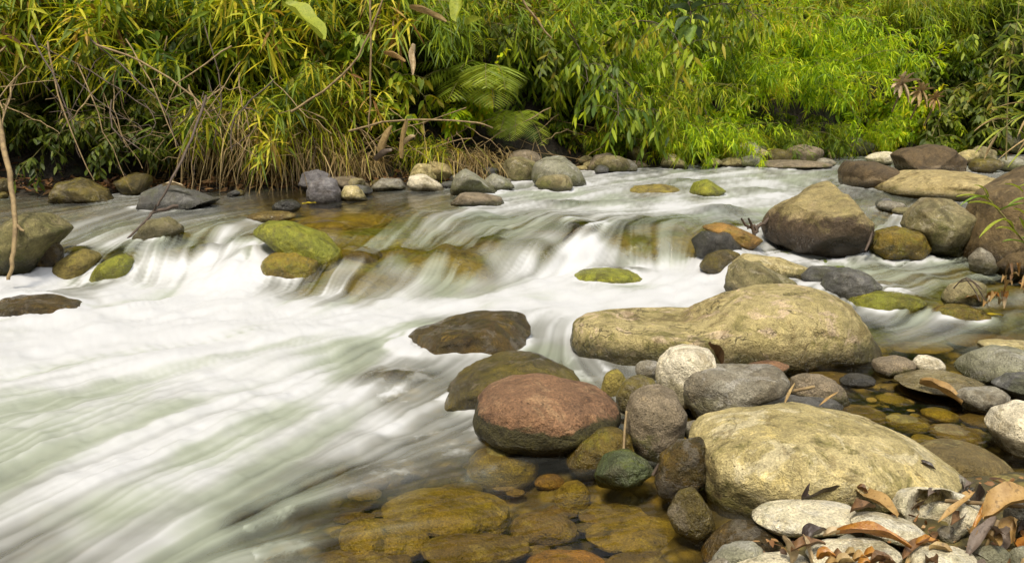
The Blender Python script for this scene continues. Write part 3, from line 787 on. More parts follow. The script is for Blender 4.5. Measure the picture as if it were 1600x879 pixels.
rock('stone', 'dark wet stone with torn dry leaf left of the largest tan boulder', 'stone', 'darkwet', '1022,750 1030,712 1060,690 1095,684 1110,740 1085,772 1050,776 1030,768', by=778, wet_h=.2)
rock('stone', 'tiny smooth grey stone lying between the round mauve stone and the oblong one', 'stone', 'greymauve', ell(1084, 670, 40, 27, -12), by=688)
rock('stone', 'smooth olive wet stone poking up at the shore below the dark stone with torn leaf', 'stone', 'olive', '1042,800 1060,766 1085,762 1106,790 1122,828 1090,842 1055,825', by=838, facets=1, wet_h=.3)
rock('stone', 'small dark green stone squeezed against the left end of the largest tan boulder', 'stone', 'greenwet', ell(1088, 746, 36, 40), by=772)
rock('stone', 'black wet stone under the left end of the long pale flat stone', 'stone', 'darkwet', '1095,872 1125,830 1150,811 1190,816 1225,845 1200,872 1150,880', by=872, wet_h=.3)
rock('stone', 'grey stone with a green mossy corner at the bottom edge', 'stone', 'greygreen', '1112,878 1130,856 1175,845 1192,858 1190,890 1150,910 1118,905', by=900, facets=1)
rock('stone', 'long pale flat stone lying against the foot of the largest tan boulder', 'stone', 'pale', '1174,810 1185,792 1220,783 1290,779 1335,784 1340,805 1322,826 1260,838 1200,832', by=842, zoff=.05, D=.09, rough=.6)
rock('stone', 'pale oval stone behind the curved orange dry leaf', 'stone', 'pale', '1328,812 1345,799 1380,800 1425,815 1452,840 1440,852 1400,848 1350,832', by=858, zoff=.05, D=.07, rough=.6)
rock('stone', 'pale stone with a deep brown hollow in its front', 'stone', 'pale', '1400,792 1410,770 1440,760 1490,761 1520,774 1530,795 1490,830 1440,836 1410,818', by=842, zoff=.04, D=.10, rough=.7, dent=[(1458, 800, 46, .13)])
rock('stone', 'pale loaf-shaped stone beneath the curved orange dry leaf', 'stone', 'pale', '1262,868 1290,843 1340,838 1390,840 1404,856 1404,884 1340,900 1280,898', by=905, zoff=.05, D=.08, rough=.6)
rock('stone', 'domed speckled pale stone at the bottom edge under a thin yellow leaf', 'stone', 'pale', ell(1472, 876, 100, 52), by=905, zoff=.04, rough=.6)
rock('stone', 'small egg-shaped pale stone near the bottom right corner', 'stone', 'greygreen', ell(1551, 872, 50, 44), by=898, zoff=.03, rough=.6)
rock('stone', 'pale greenish stone cut by the bottom right corner', 'stone', 'greygreen', ell(1602, 874, 50, 44), by=900, zoff=.03, rough=.6)
rock('stone', 'long pale sloping stone at the bottom edge left of the crumpled leaves', 'stone', 'pale', ell(1205, 882, 110, 40, -14), by=905, zoff=.03, rough=.6)
rock('stone', 'very small pale stone below the hollowed stone', 'stone', 'greymauve', ell(1482, 834, 36, 26), by=848, zoff=.04)
rock('stone', 'grey stone topped with soaked brown leaf scraps at the tip of the largest tan boulder', 'stone', 'greymauve', '1425,755 1440,738 1470,732 1500,738 1510,760 1480,775 1440,775', by=778, zoff=.02)
rock('stone', 'grey rounded stone half buried in leaves at the right edge', 'stone', 'greymauve', ell(1595, 812, 52, 70), by=850, zoff=.03)
rock('stone', 'big white-topped stone cut by the right edge beside the clear pool', 'stone', 'white', '1548,668 1560,642 1600,625 1650,638 1660,690 1620,715 1570,705', by=712, D=.14, rough=.6)
rock('stone', 'angular tan and blue-grey stone with a sharp ridge at the right edge', 'stone', 'greygreen', '1496,578 1520,551 1560,537 1600,545 1642,560 1645,598 1580,602 1540,600 1515,592', by=600, D=.16, facets=3)
rock('stone', 'dark charcoal stone in front of the angular ridged stone', 'stone', 'blue', '1553,600 1575,582 1620,582 1645,605 1630,628 1590,625', by=626)
rock('stone', 'flat-topped grey stone standing in the clear pool', 'stone', 'greymauve', '1488,625 1508,607 1560,603 1573,614 1575,638 1520,644', by=642, facets=1, wet_h=.04)
rock('stone', 'wide flat tan stone just breaking the surface under a folded dry leaf', 'stone', 'tan', '1400,592 1450,577 1500,576 1532,595 1545,608 1510,622 1440,612', by=618, D=.17, wet_h=.06)
rock('stone', 'small rounded stone with a cream top standing in the shallows', 'stone', 'white', ell(1451, 570, 48, 32, 8), by=586)
rock('stone', 'low purple-brown stone beside the right foot of the two-humped boulder', 'stone', 'mauve', ell(1395, 572, 62, 36), by=588)
rock('stone', 'dark flat stone barely showing above the clear pool', 'stone', 'blue', ell(1340, 594, 56, 22), by=602, wet_h=.2)
rock('stone', 'low flat tan slab running out of the right edge behind the angular ridged stone', 'stone', 'tan', ell(1585, 542, 110, 26), by=552)
rock('stone', 'mossy round-topped stone draped with dead brown stems in the right channel', 'stone', 'tangreen', '1473,468 1485,445 1510,434 1535,444 1540,468 1512,482 1485,480', by=482)
rock('stone', 'wide mossy stone with water sliding over it right of the two-humped boulder', 'stone', 'moss', ell(1385, 476, 120, 44), by=494, wet_h=.3, zoff=-0.025)
rock('stone', 'drowned mossy stone with white water parting round it in the right channel', 'stone', 'amber', ell(1500, 494, 96, 36), by=506, wet_h=.4, back=.4, zoff=-0.03)
rock('stone', 'angular blue-grey stone with pale green faces behind the hump of the two-humped boulder', 'stone', 'blue', '1280,455 1290,430 1320,418 1355,425 1375,445 1374,462 1330,470 1300,470', by=468, facets=3)
rock('stone', 'low dark slate stone touching the left side of the angular blue-grey stone', 'stone', 'blue', '1252,432 1268,416 1310,415 1325,428 1300,446 1265,446', by=446, facets=2)
rock('stone', 'wedge-shaped olive stone with a steep dark face beside the white plunge', 'stone', 'tangreen', '1133,450 1138,416 1155,404 1185,411 1245,442 1225,466 1160,470', by=466, D=.16, facets=2)
rock('stone', 'flat weathered slab sloping between the wedge stone and the dark slate', 'stone', 'tan', '1145,412 1165,396 1220,404 1268,420 1255,440 1210,436', by=438, D=.22)
rock('stone', 'dark mossy block at the right end of the plunging fall', 'stone', 'olive', '1092,416 1105,398 1140,389 1158,396 1148,414 1130,432 1105,426', by=430, facets=2, wet_h=.2)
rock('stone', 'dark grey pitted stone at the right lip of the fall', 'stone', 'blue', '1082,376 1098,360 1135,361 1158,387 1125,402 1090,398', by=400, wet_h=.2, rough=1.3)
rock('stone', 'long orange-brown stone sloping down beside the pitted grey stone', 'stone', 'orange', '1096,354 1120,347 1160,357 1190,373 1172,388 1130,380', by=385, wet_h=.03)
rock('boulder', 'big brown boulder with tan cap and dark ragged lower face in mid stream', 'boulder', 'brown', '1197,352 1207,332 1240,312 1280,293 1318,281 1340,289 1352,315 1363,347 1362,374 1345,396 1280,399 1238,386 1204,370', D=.42, by=394, facets=5, rough=1.0, pexp=2.6)
rock('stone', 'round amber mossy stone with water slipping over it beside the big brown boulder', 'stone', 'amber', '1360,386 1370,361 1400,353 1435,361 1452,387 1442,404 1380,402', by=402, wet_h=.4)
rock('boulder', 'tan and green blocky boulder between the amber stone and the tall right-edge boulder', 'boulder', 'tangreen', '1416,354 1425,325 1445,308 1480,309 1508,320 1524,340 1530,390 1500,402 1440,385', D=.3, by=400, facets=3)
rock('boulder', 'tall rough brown boulder cut by the right edge', 'boulder', 'darkbrown', '1522,392 1530,345 1545,302 1580,268 1620,250 1720,262 1730,410 1620,428 1560,424 1532,408', D=.45, by=424, facets=2, rough=1.2)
rock('stone', 'small pointed grey-white stone at the foot of the tall right-edge boulder', 'stone', 'greymauve', '1515,402 1530,386 1545,394 1560,420 1542,428 1518,421', by=426, facets=1)
rock('stone', 'smooth brown rounded stone leaning at the front of the tall right-edge boulder', 'stone', 'darkbrown', '1555,414 1572,390 1620,374 1655,400 1645,430 1570,430', by=428)
rock('boulder', 'dark brown rounded boulder standing in the rapids upstream', 'boulder', 'brown_top', '1317,268 1325,253 1360,251 1390,261 1403,281 1392,293 1345,297 1320,288', D=.4, by=294)
rock('boulder', 'flat-topped brown boulder with a paler lower face farthest up the channel', 'boulder', 'brown_top', '1400,242 1412,233 1450,227 1475,229 1498,248 1500,268 1440,272 1414,274', D=.5, by=272, facets=2)
rock('boulder', 'broad yellow slab boulder in front of the flat-topped brown boulder', 'boulder', 'slab', '1378,298 1410,276 1440,266 1500,265 1558,281 1545,304 1500,314 1440,312 1400,310', D=.8, by=311)
rock('boulder', 'tan-green boulder at the left edge behind the hanging bare branch', 'boulder', 'leftboulder', '-30,418 -15,385 20,345 45,332 75,335 106,358 84,378 62,402 45,420 0,434', D=.3, by=430)
rock('stone', 'small dark wet stone leaning on the left-edge boulder', 'stone', 'darkwet', '52,414 62,378 85,369 98,387 96,410 72,420', by=418, wet_h=.3)
rock('stone', 'flat dark angular rock with a pale fallen leaf under the left thicket', 'rock', 'blue', '203,324 225,301 260,287 300,299 330,311 350,324 300,332 230,331', D=.3, by=328, facets=3)
rock('stone', 'dark mossy rock in the shade of the left bank', 'rock', 'olive', '78,314 95,286 130,279 165,297 175,314 110,320', D=.25, by=317)
rock('boulder', 'bright yellow-green mossy boulder glazed by water at the left of the lip', 'boulder', 'moss', '398,362 415,346 450,342 500,364 538,396 545,425 500,420 440,396', D=.22, by=420, wet_h=.05, back=.55, zoff=-0.03)
rock('boulder', 'sunken ochre boulder under the smooth glassy lip', 'boulder', 'sub', ell(530, 356, 170, 50), by=375, under=True, back=.5, zoff=-0.13)
rock('stone', 'olive-brown mossy stone with the fall streaming over its sides', 'stone', 'amber', '405,425 412,405 432,392 470,391 499,405 505,435 470,452 420,452', by=452, wet_h=.1, zoff=-0.05)
rock('stone', 'green mossy stone veiled by water in the left fall', 'stone', 'moss', '135,446 158,412 190,395 208,405 205,442 170,455', by=450, wet_h=.1, zoff=-0.05)
rock('stone', 'brown-green stone under fanning water left of the veiled green stone', 'stone', 'sub', '70,440 95,405 130,388 160,400 140,440 100,450', by=446, under=True, zoff=-0.06)
rock('stone', 'dark brown flat rock awash at the left edge below the fall', 'rock', 'darkwet', '-40,490 0,464 60,459 118,472 135,486 60,500', by=492, wet_h=.4, D=.2)
rock('stone', 'mossy stone below the twisted driftwood branch in the left riffle', 'stone', 'tangreen', '203,378 235,342 262,338 287,356 280,378 240,384', by=378, wet_h=.12)
rock('stone', 'grey-purple rounded stone at the back of a leaning pair beside the still water', 'stone', 'purple', '466,288 475,270 495,264 516,272 520,290 490,304', by=302)
rock('stone', 'grey-purple stone at the front of a leaning pair beside the still water', 'stone', 'purple', '477,308 485,285 505,274 526,283 535,314 505,320 483,318', by=316)
rock('stone', 'small tan stone touching the front grey-purple stone', 'stone', 'tan', '531,308 540,290 560,291 575,312 545,317', by=314)
rock('stone', 'low brown stone stretched behind the grey-purple pair', 'stone', 'mauve', '513,276 550,275 582,293 565,302 530,292', by=298)
rock('stone', 'pale-topped dark stone left of the white stone on the far shore', 'stone', 'greymauve', '578,294 595,278 625,279 634,294 590,300', by=298)
rock('stone', 'white-topped stone on the far shore under the dry curled sheaths', 'stone', 'white', '636,288 640,275 660,271 690,288 698,300 650,301', by=299)
rock('stone', 'yellowish angular stone resting above the white-topped far shore stone', 'stone', 'slab', '658,262 675,253 700,257 714,266 695,280 668,279', by=282, facets=2)
rock('stone', 'large grey-green stone leaning left on the far shore', 'stone', 'greygreen', '702,300 710,275 725,262 745,274 792,308 740,308', by=306, D=.3, facets=1)
rock('stone', 'brown flat-topped stone at the water in front of the leaning grey-green stone', 'stone', 'mauve', '703,318 722,300 760,302 785,309 792,322 740,324', by=322, D=.2, wet_h=.05)
rock('stone', 'two-toned stone with a blue-grey top right of the leaning grey-green stone', 'stone', 'greygreen', '756,283 770,269 790,277 806,292 780,302 762,297', by=300)
rock('boulder', 'big round-backed grey boulder dominating the far shore', 'boulder', 'greygreen', '832,280 834,256 850,245 880,245 905,264 919,287 900,297 845,295', D=.45, by=294)
rock('stone', 'round mossy stone in front of the big round-backed grey boulder', 'stone', 'tangreen', ell(868, 287, 58, 32), by=300)
rock('stone', 'brown block stone behind the big round-backed boulder', 'stone', 'mauve', ell(818, 248, 54, 28), by=264)
rock('stone', 'little tan stone at the left shoulder of the big round-backed boulder', 'stone', 'tan', ell(826, 264, 30, 18), by=275)
rock('stone', 'brown rounded stone on the far shore below the overhanging tree', 'stone', 'mauve', '913,264 930,243 950,238 970,250 978,266 940,270', by=268)
rock('stone', 'tan pointed stone where yellow bamboo leaves meet the water', 'stone', 'tan', '1031,258 1040,238 1060,244 1078,262 1050,266', by=264, facets=1)
rock('stone', 'long pale stone lying at the waterline under yellow bamboo', 'stone', 'tan', ell(1143, 254, 44, 15), by=262)
rock('stone', 'short pale stone left of the long pale one under yellow bamboo', 'stone', 'tan', ell(1112, 254, 30, 16), by=262)
rock('boulder', 'yellow-green mossy boulder ringed by rapids in mid river', 'boulder', 'moss', '1078,302 1085,285 1105,280 1132,297 1120,308 1095,310', by=306, D=.22, wet_h=.03)
rock('boulder', 'drowned dark boulder under a glassy wave in the upper rapids', 'boulder', 'sub', ell(1020, 302, 96, 28), by=312, under=True, zoff=-0.06)
rock('stone', 'drowned dark brown stone bulging under the right half of the lip', 'stone', 'darkwet', '876,378 898,356 930,354 945,378 910,392', by=388, wet_h=.3, back=.5, zoff=-0.04)
rock('stone', 'yellow mossy stone just under the foam below the plunge', 'stone', 'moss', ell(950, 436, 110, 36), by=449, back=.4, wet_h=.02, zoff=-0.03)
rock('stone', 'ochre stone half seen under the fall curtain', 'stone', 'sub', ell(742, 424, 84, 30), by=437, under=True, back=.3, zoff=-0.06)
rock('stone', 'thin brown slab lying flat across the upper rapids', 'stone', 'mauve', ell(1235, 257, 130, 14), by=264, wet_h=.03)
rock('stone', 'dark little wet stone near the lip with a yellow leaf beside it', 'stone', 'blue', ell(448, 322, 44, 22), by=331, wet_h=.3)
rock('stone', 'brown stone sunken at the upper side of the mossy lip boulder', 'stone', 'sub2', ell(425, 338, 70, 18), by=346, wet_h=.2)
rock('stone', 'submerged amber stone in the gap between granite and pile', 'stone', 'sub', ell(960, 600, 44, 44), by=620, under=True)
rock('stone', 'streaked yellow boulder seen through the sliding water left of the olive boulder', 'boulder', 'sub', ell(625, 606, 130, 80, -30), by=640, under=True, back=.4, zoff=-0.29)
# submerged slabs of the amber pool
sub_pool = [
 ('orange sunken stone at the bottom edge of the amber pool', 'orange', 885, 872, 125, 36, 0),
 ('largest yellow sunken slab in the amber pool', 'sub', 705, 792, 205, 58, 4),
 ('sunken mossy stone in front of the red granite boulder', 'sub', 785, 724, 112, 54, -5),
 ('small round yellow sunken stone below the green wedge stone', 'sub', 895, 772, 56, 46, 0),
 ('long sunken stone left of the olive shore stone', 'sub', 965, 796, 120, 26, -6),
 ('long yellow sunken stone at the right of the amber pool', 'sub', 1005, 828, 180, 46, 4),
 ('broad sunken stone at the bottom of the amber pool below the largest slab', 'sub2', 740, 850, 170, 46, 0),
 ('yellow sunken stone at the left end of the amber pool', 'sub', 600, 835, 150, 50, 6),
 ('brown sunken stone at the bottom left of the amber pool', 'sub2', 560, 872, 170, 36, 0),
 ('dim brown sunken stone between the largest slab and the long stones', 'sub2', 850, 818, 110, 40, 0),
 ('reddish sunken stone behind the round yellow one', 'orange', 860, 745, 50, 20, 0),
 ('dim sunken stone at the bottom edge right of the orange one', 'sub2', 1010, 872, 120, 30, 0),
]
for lb, mt, x, y, w, h, t in sub_pool:
    p, _ = surf_at(x, y)
    rock('sunken_stone', lb, 'stone', mt, ell(x, y + 8, w, h * 1.3, t), by=y + h * .5, zoff=-.10, D=w * .5 * p[1] / FPX * .75, under=True, back=.3, rough=.8)
# flat stones on the floor of the clear right-hand pool
sub_right = [
 ('greenish flat stone under clear water nearest the largest tan boulder', 'sub', 1418, 660, 70, 26, 8), ('brown flat stone under clear water left of the white-topped stone', 'sub2', 1500, 678, 96, 30, 6),
 ('big olive slab under clear water in front of the white-topped stone', 'sub2', 1510, 722, 160, 56, 14), ('long dark green flat stone under clear water left of the folded leaf', 'sub2', 1440, 612, 72, 16, 14),
 ('narrow flat stone under clear water below the long dark green one', 'sub', 1398, 622, 58, 14, 6), ('dark sunken flat stone at the tip of the curved brown stone', 'sub2', 1355, 644, 76, 20, 18),
 ('small bright yellow pebble under clear water of the right-hand pool', 'slab', 1362, 622, 16, 8, 0), ('olive oval stone under clear water mid right-hand pool', 'sub', 1470, 645, 60, 18, 8),
 ('brown oval stone under clear water below the flat-topped grey stone', 'sub2', 1540, 655, 70, 22, 6), ('small olive stone under clear water beside the brown oval', 'sub', 1478, 622, 40, 12, 0),
 ('pale sunken stone near the tip of the largest tan boulder', 'sub', 1450, 690, 56, 20, 20), ('yellow sunken stone beyond the dark flat stone', 'sub', 1395, 600, 46, 12, 0),
 ('sunken brown slab under the foot of the two-humped boulder', 'sub2', 1300, 590, 90, 22, 4), ('sunken olive slab out in the slow water right of the two-humped boulder', 'sub', 1440, 540, 90, 16, -4),
 ('sunken brown slab out in the slow water near the right edge', 'sub2', 1530, 528, 110, 16, -4), ('flat sunken stone at the outlet of the clear pool', 'sub', 1360, 690, 60, 18, 10),
]
for lb, mt, x, y, w, h, t in sub_right:
    p, _ = surf_at(x, y)
    rock('sunken_stone', lb, 'stone', mt, ell(x, y + 3, w, h * 1.25, t), by=y + h * .55, zoff=-.05, D=w * .5 * p[1] / FPX * .8, under=True, back=.3, rough=.7)
k_ = 0
for i in range(150):
    x, y = rng.uniform(1325, 1620), rng.uniform(575, 740)
    if x < 1330 + (y - 585) * .9: continue
    w = rng.uniform(8, 30); h = w * rng.uniform(.3, .5)
    rock('sunken_pebble', 'small flat pebble on the floor of the clear right-hand pool', 'pebble', ['sub', 'sub2', 'sub', 'slab'][i % 4], ell(x, y, w, h), by=y + h * .5, zoff=-.055,
         under=True, back=.3, group='pebbles under the clear right-hand pool', seed=i)
for i in range(110):
    x, y = rng.uniform(430, 1080), rng.uniform(725, 900)
    if x < 500 + (879 - y) * .6: continue
    w = rng.uniform(14, 58); h = w * rng.uniform(.3, .5)
    rock('sunken_pebble', 'small sunken stone on the floor of the amber pool', 'pebble', ['sub', 'sub2', 'sub2', 'olive'][i % 4], ell(x, y, w, h), by=y + h * .5, zoff=-.13,
         under=True, back=.3, group='small stones under the amber pool', seed=i)
# row of stones along the foot of the far bank
far_kinds = ['greymauve', 'mauve', 'tan', 'olive', 'greygreen', 'blue', 'tangreen']
far_words = ['grey', 'brown', 'tan', 'dark mossy', 'grey-green', 'dark grey', 'mossy tan']
for i in range(95):
    x = rng.uniform(-150, 1690)
    ysh = float(np.interp(x, kx, [KEYS[q][5][0] for q in kx]))
    y = ysh + rng.uniform(-13, 7)
    if 1300 < x < 1500 and y > 240: continue
    if x < 460 and i % 7 not in (3, 5): continue
    w = 13 + 50 * rng.uniform() ** 2.2; h = w * rng.uniform(.35, .75)
    zone = ('under the left thicket' if x < 400 else 'below the dry sheaths' if x < 700 else 'below the fern and tree' if x < 950 else
            'below the yellow bamboo' if x < 1230 else 'below the shrubs at the river bend')
    q = i % 7
    rock('stone', f'small {far_words[q]} stone along the far waterline {zone}', 'stone', far_kinds[q], ell(x, y - h * .35, w, h, rng.uniform(-12, 12), seed=i), by=y + h * .2, wet_h=.03,
         group=f'small {far_words[q]} stones along the far waterline {zone}', facets=int(rng.integers(0, 3)), seed=i)
for lb, mt, x, y, w, h in [('brown stone just beyond the flat-topped brown boulder', 'tan', 1512, 246, 36, 22), ('dark mossy round stone near the right edge of the far channel', 'olive', 1540, 258, 50, 22),
     ('pale flat stone in the far channel near the right edge', 'pale', 1532, 247, 44, 12), ('grey-green stone at the far right bend', 'greygreen', 1585, 256, 50, 22), ('pale sloping stone left of the flat-topped brown boulder', 'pale', 1378, 247, 46, 20),
     ('brown wedge stone at the bend behind the flat brown slab', 'mauve', 1258, 240, 56, 28), ('olive stone at the bend left of the brown wedge', 'olive', 1215, 243, 48, 22), ('little grey stone by the far rapids', 'greymauve', 1290, 254, 30, 14),
     ('small grey stone between the amber stone and big brown boulder in the riffle', 'greymauve', 1392, 322, 40, 18), ('dark round stone in the riffle behind the tan-green boulder', 'blue', 1382, 318, 26, 18), ('mossy low stone in the riffle above the amber stone', 'tangreen', 1415, 330, 40, 14)]:
    rock('stone', lb, 'stone', mt, ell(x, y, w, h), by=y + h * .6, wet_h=.04)
# small stones filling the near shore
for i in range(70):
    x = rng.uniform(1110, 1680); y = rng.uniform(770, 950)
    if y < 830 and x < 1400: continue
    w = rng.uniform(18, 52); h = w * rng.uniform(.5, .75)
    rock('pebble', 'small rounded pebble filling a gap of the near stony shore', 'pebble', ['pale', 'greymauve', 'greygreen', 'blue'][i % 4], ell(x, y, w, h, rng.uniform(-25, 25), seed=i), by=y + h * .5, zoff=.01,
         group='pebbles of the near stony shore', seed=i, rough=.6)
for i in range(26):
    x = rng.uniform(900, 1260); y = rng.uniform(590, 690)
    w = rng.uniform(16, 40); h = w * rng.uniform(.5, .75)
    rock('pebble', 'small dark stone at the bottom of the gaps in the stone pile', 'pebble', ['olive', 'greymauve', 'darkwet'][i % 3], ell(x, y, w, h, 0, seed=i), by=y + h * .5, zoff=-.03,
         group='small stones in the gaps of the stone pile', seed=i)

for i, (lb, mt, x, y, w, h) in enumerate([('green stone under the thin curtain at the left of the left fall', 'moss', 252, 400, 74, 40), ('ochre stone under the middle of the left fall', 'fallstone', 332, 390, 76, 38), ('mossy stone under the curtain beneath the glassy lip', 'moss', 622, 392, 80, 40),
   ('brown stone in the dark part of the centre fall', 'fallstone', 694, 402, 76, 38), ('ochre stone under the combed middle of the centre fall', 'fallstone', 772, 390, 84, 40), ('olive stone under the right of the centre fall', 'fallstone', 838, 392, 66, 34),
   ('olive stone under the last strands of the fall near the pitted stone', 'fallstone', 1002, 390, 64, 34), ('dark mossy stone at the foot of the glassy lip', 'olive', 562, 405, 76, 44), ('brown mossy stone under the water at the far left of the fall', 'fallstone', 130, 402, 74, 36), ('small green stone between the left fall and the mossy lip boulder', 'moss', 390, 408, 60, 34),
   ('ochre stone at the foot of the centre fall', 'fallstone', 648, 434, 70, 30), ('olive stone under the riffle above the left fall', 'fallstone', 300, 352, 80, 24), ('brown stone under the riffle left of the driftwood', 'fallstone', 165, 352, 90, 24)]):
    rock('boulder', lb, 'boulder', mt, ell(x, y, w, h, 0, seed=i), by=y + h * .5, zoff=-.10, under=True, back=.35, rough=1.2)

# water piles up and whitens against the stones it runs past
def collars():
    me = bpy.data.objects['river_water'].data
    n = len(me.vertices)
    co = np.zeros(n * 3, np.float32); me.vertices.foreach_get('co', co); co = co.reshape(-1, 3)
    fo = np.zeros(n, np.float32); me.attributes['foam'].data.foreach_get('value', fo)
    st = np.zeros(n, np.float32); me.attributes['strand'].data.foreach_get('value', st)
    add = np.zeros(n); dz = np.zeros(n)
    for cx, cy, a, D, zb in ROCK_XY:
        m = (np.abs(co[:, 0] - cx) < a + .35) & (np.abs(co[:, 1] - cy) < D + .35)
        q = co[m]
        e = np.hypot((q[:, 0] - cx) / a, (q[:, 1] - cy) / D)
        d = (e - .97) * min(a, D)
        ring = np.exp(-(np.clip(d, 0, None) / .035)**2) * (d > -.08)
        add[m] = np.maximum(add[m], ring)
    nz = fbm(co.astype(float) * np.array([12, 12, 2]), 91, 3)
    px, py = project(co.astype(float))
    quick = sstep(.06, .35, fo) * np.where((px > 1100) & (py > 520), 0, 1)
    f2 = np.clip(fo + add * quick * (.38 + .5 * nz), 0, 1)
    me.attributes['foam'].data.foreach_set('value', f2.astype(np.float32))
    co[:, 2] += (add * quick * .012).astype(np.float32)
    me.vertices.foreach_set('co', co.ravel())
    me.update()
collars()
# ------------------------------------------------------------------ vegetation
def unit(v):
    return v / np.maximum(np.linalg.norm(v, axis=-1, keepdims=True), 1e-9)
class Leaves:
    """blades collected into one foliage mesh"""
    def __init__(self): self.b, self.d, self.L, self.W, self.dr, self.t, self.u = [], [], [], [], [], [], []
    def add(self, base, dirs, L_, W_, droop, tint, up=None):
        n = len(base)
        self.b.append(np.asarray(base, float)); self.d.append(unit(np.asarray(dirs, float)))
        self.L.append(np.broadcast_to(L_, (n,)).astype(float)); self.W.append(np.broadcast_to(W_, (n,)).astype(float))
        self.dr.append(np.broadcast_to(droop, (n,)).astype(float)); self.t.append(np.broadcast_to(tint, (n,)).astype(float))
        self.u.append(np.broadcast_to(np.array([0, 0, 1.]) if up is None else up, (n, 3)).astype(float))
    def count(self): return sum(len(x) for x in self.b)
    def mesh(self, name, mat, g, st=(.28, .62), wp=(1.0, .78), fold=.18):
        b, d, L_, W_, dr, t, u = [np.concatenate(x) for x in (self.b, self.d, self.L, self.W, self.dr, self.t, self.u)]
        n = len(b)
        u = unit(u + g.normal(size=(n, 3)) * .45)
        s = unit(np.cross(d, u))
        un = np.cross(s, d)
        def pos(tt): return b + d * (L_ * tt)[:, None] - np.array([0, 0, 1.]) * (dr * L_ * tt * tt)[:, None]
        V = np.zeros((n, 8, 3))
        V[:, 0] = pos(0); V[:, 7] = pos(1)
        for q, (tt, ww) in enumerate(zip(st, wp)):
            p = pos(tt)
            o = s * (W_ * .5 * ww)[:, None]
            V[:, 1 + 3 * q] = p + o
            V[:, 2 + 3 * q] = p - un * (W_ * fold)[:, None]
            V[:, 3 + 3 * q] = p - o
        i0 = (np.arange(n) * 8)[:, None]
        T3 = np.concatenate([i0 + [0, 1, 2], i0 + [0, 2, 3], i0 + [4, 7, 5], i0 + [5, 7, 6]])
        Q4 = np.concatenate([i0 + [1, 4, 5, 2], i0 + [2, 5, 6, 3]])
        tv = np.repeat(t, 8)
        return make_mesh(name, V.reshape(-1, 3), [T3, Q4], [mat], {'tint': tv})
class Tubes:
    def __init__(self): self.V, self.F, self.n = [], [], 0
    def add(self, pts, r0, r1, sides=5):
        pts = np.asarray(pts, float)
        n = len(pts)
        tg = unit(np.gradient(pts, axis=0))
        ref = np.array([.31, .91, .27])
        a = unit(np.cross(tg, ref)); b = np.cross(tg, a)
        th = np.arange(sides) / sides * 2 * np.pi
        rr = np.linspace(r0, r1, n)[:, None, None]
        ring = pts[:, None] + rr * (np.cos(th)[None, :, None] * a[:, None] + np.sin(th)[None, :, None] * b[:, None])
        self.V.append(ring.reshape(-1, 3))
        idx = self.n + np.arange(n * sides).reshape(n, sides)
        j = np.roll(idx, -1, 1)
        self.F.append(np.stack([idx[:-1], j[:-1], j[1:], idx[1:]], -1).reshape(-1, 4))
        self.n += n * sides
    def mesh(self, name, mat):
        return make_mesh(name, np.concatenate(self.V), np.concatenate(self.F), [mat])

def arc(base, d, length, n, bend, g, wig=.05):
    pts = [np.array(base, float)]
    d = unit(np.array(d, float))
    for i in range(n):
        d = unit(d + np.array([0, 0, -bend / n]) + g.normal(size=3) * wig)
        pts.append(pts[-1] + d * length / n)
    return np.array(pts)

def bamboo(name, seed, culms, length, lean, bend, leafL, leafW, mat, nodes=11, nb=3, nl=7, spread=.25, tint=(.25, .95), droop=.35, hang=.3, start=.22, splay=.55):
    """an arching cane plant: culms fan out from the foot, side twigs carry sprays of narrow leaves"""
    g = np.random.default_rng(seed)
    T_, Lf = Tubes(), Leaves()
    for c in range(culms):
        az = g.uniform(0, 2 * np.pi)
        base = np.array([math.cos(az), math.sin(az), 0]) * g.uniform(0, spread)
        ld = np.array([math.cos(az) * .7, math.sin(az) * .7 - lean, 1.0 + g.uniform(-.2, .3)])
        ln = length * g.uniform(.6, 1.12)
        P = arc(base, ld, ln, 14, bend * g.uniform(.7, 1.3), g)
        T_.add(P, .008, .0025)
        ct = g.uniform(-.28, .2)
        for q in range(nodes):
            s = start + (1 - start) * (q + g.uniform(0, 1)) / nodes
            f = s * 14; i = min(int(f), 13)
            p = P[i] + (P[i + 1] - P[i]) * (f - i)
            tg = unit(P[i + 1] - P[i])
            for b in range(nb):
                bd = unit(tg * .7 + g.normal(size=3) * .75 + np.array([0, -.15, -.1]))
                bl = g.uniform(.12, .36) * length / 1.8
                B = arc(p, bd, bl, 4, .9, g, .08)
                if b == 0: T_.add(B, .0025, .001, 3)
                m = nl + g.integers(-2, 3)
                tt = g.uniform(.35, 1, m); tt[:max(2, m // 2)] = 1
                fi = tt * 4; ii = np.minimum(fi.astype(int), 3)
                bp = B[ii] + (B[ii + 1] - B[ii]) * (fi - ii)[:, None]
                bt = unit(B[4] - B[2])
                dirs = unit(bt * .55 + g.normal(size=(m, 3)) * splay + np.array([0, -.1, -hang]))
                Lf.add(bp, dirs, leafL * g.uniform(.6, 1.2, m), leafW * g.uniform(.7, 1.2, m), droop * g.uniform(.5, 1.6, m),
                       np.clip(g.uniform(tint[0], tint[1], m) + ct, 0, 1))
    return T_.mesh(name + '_culms', M['culm']), Lf.mesh(name + '_foliage', L[mat], g)

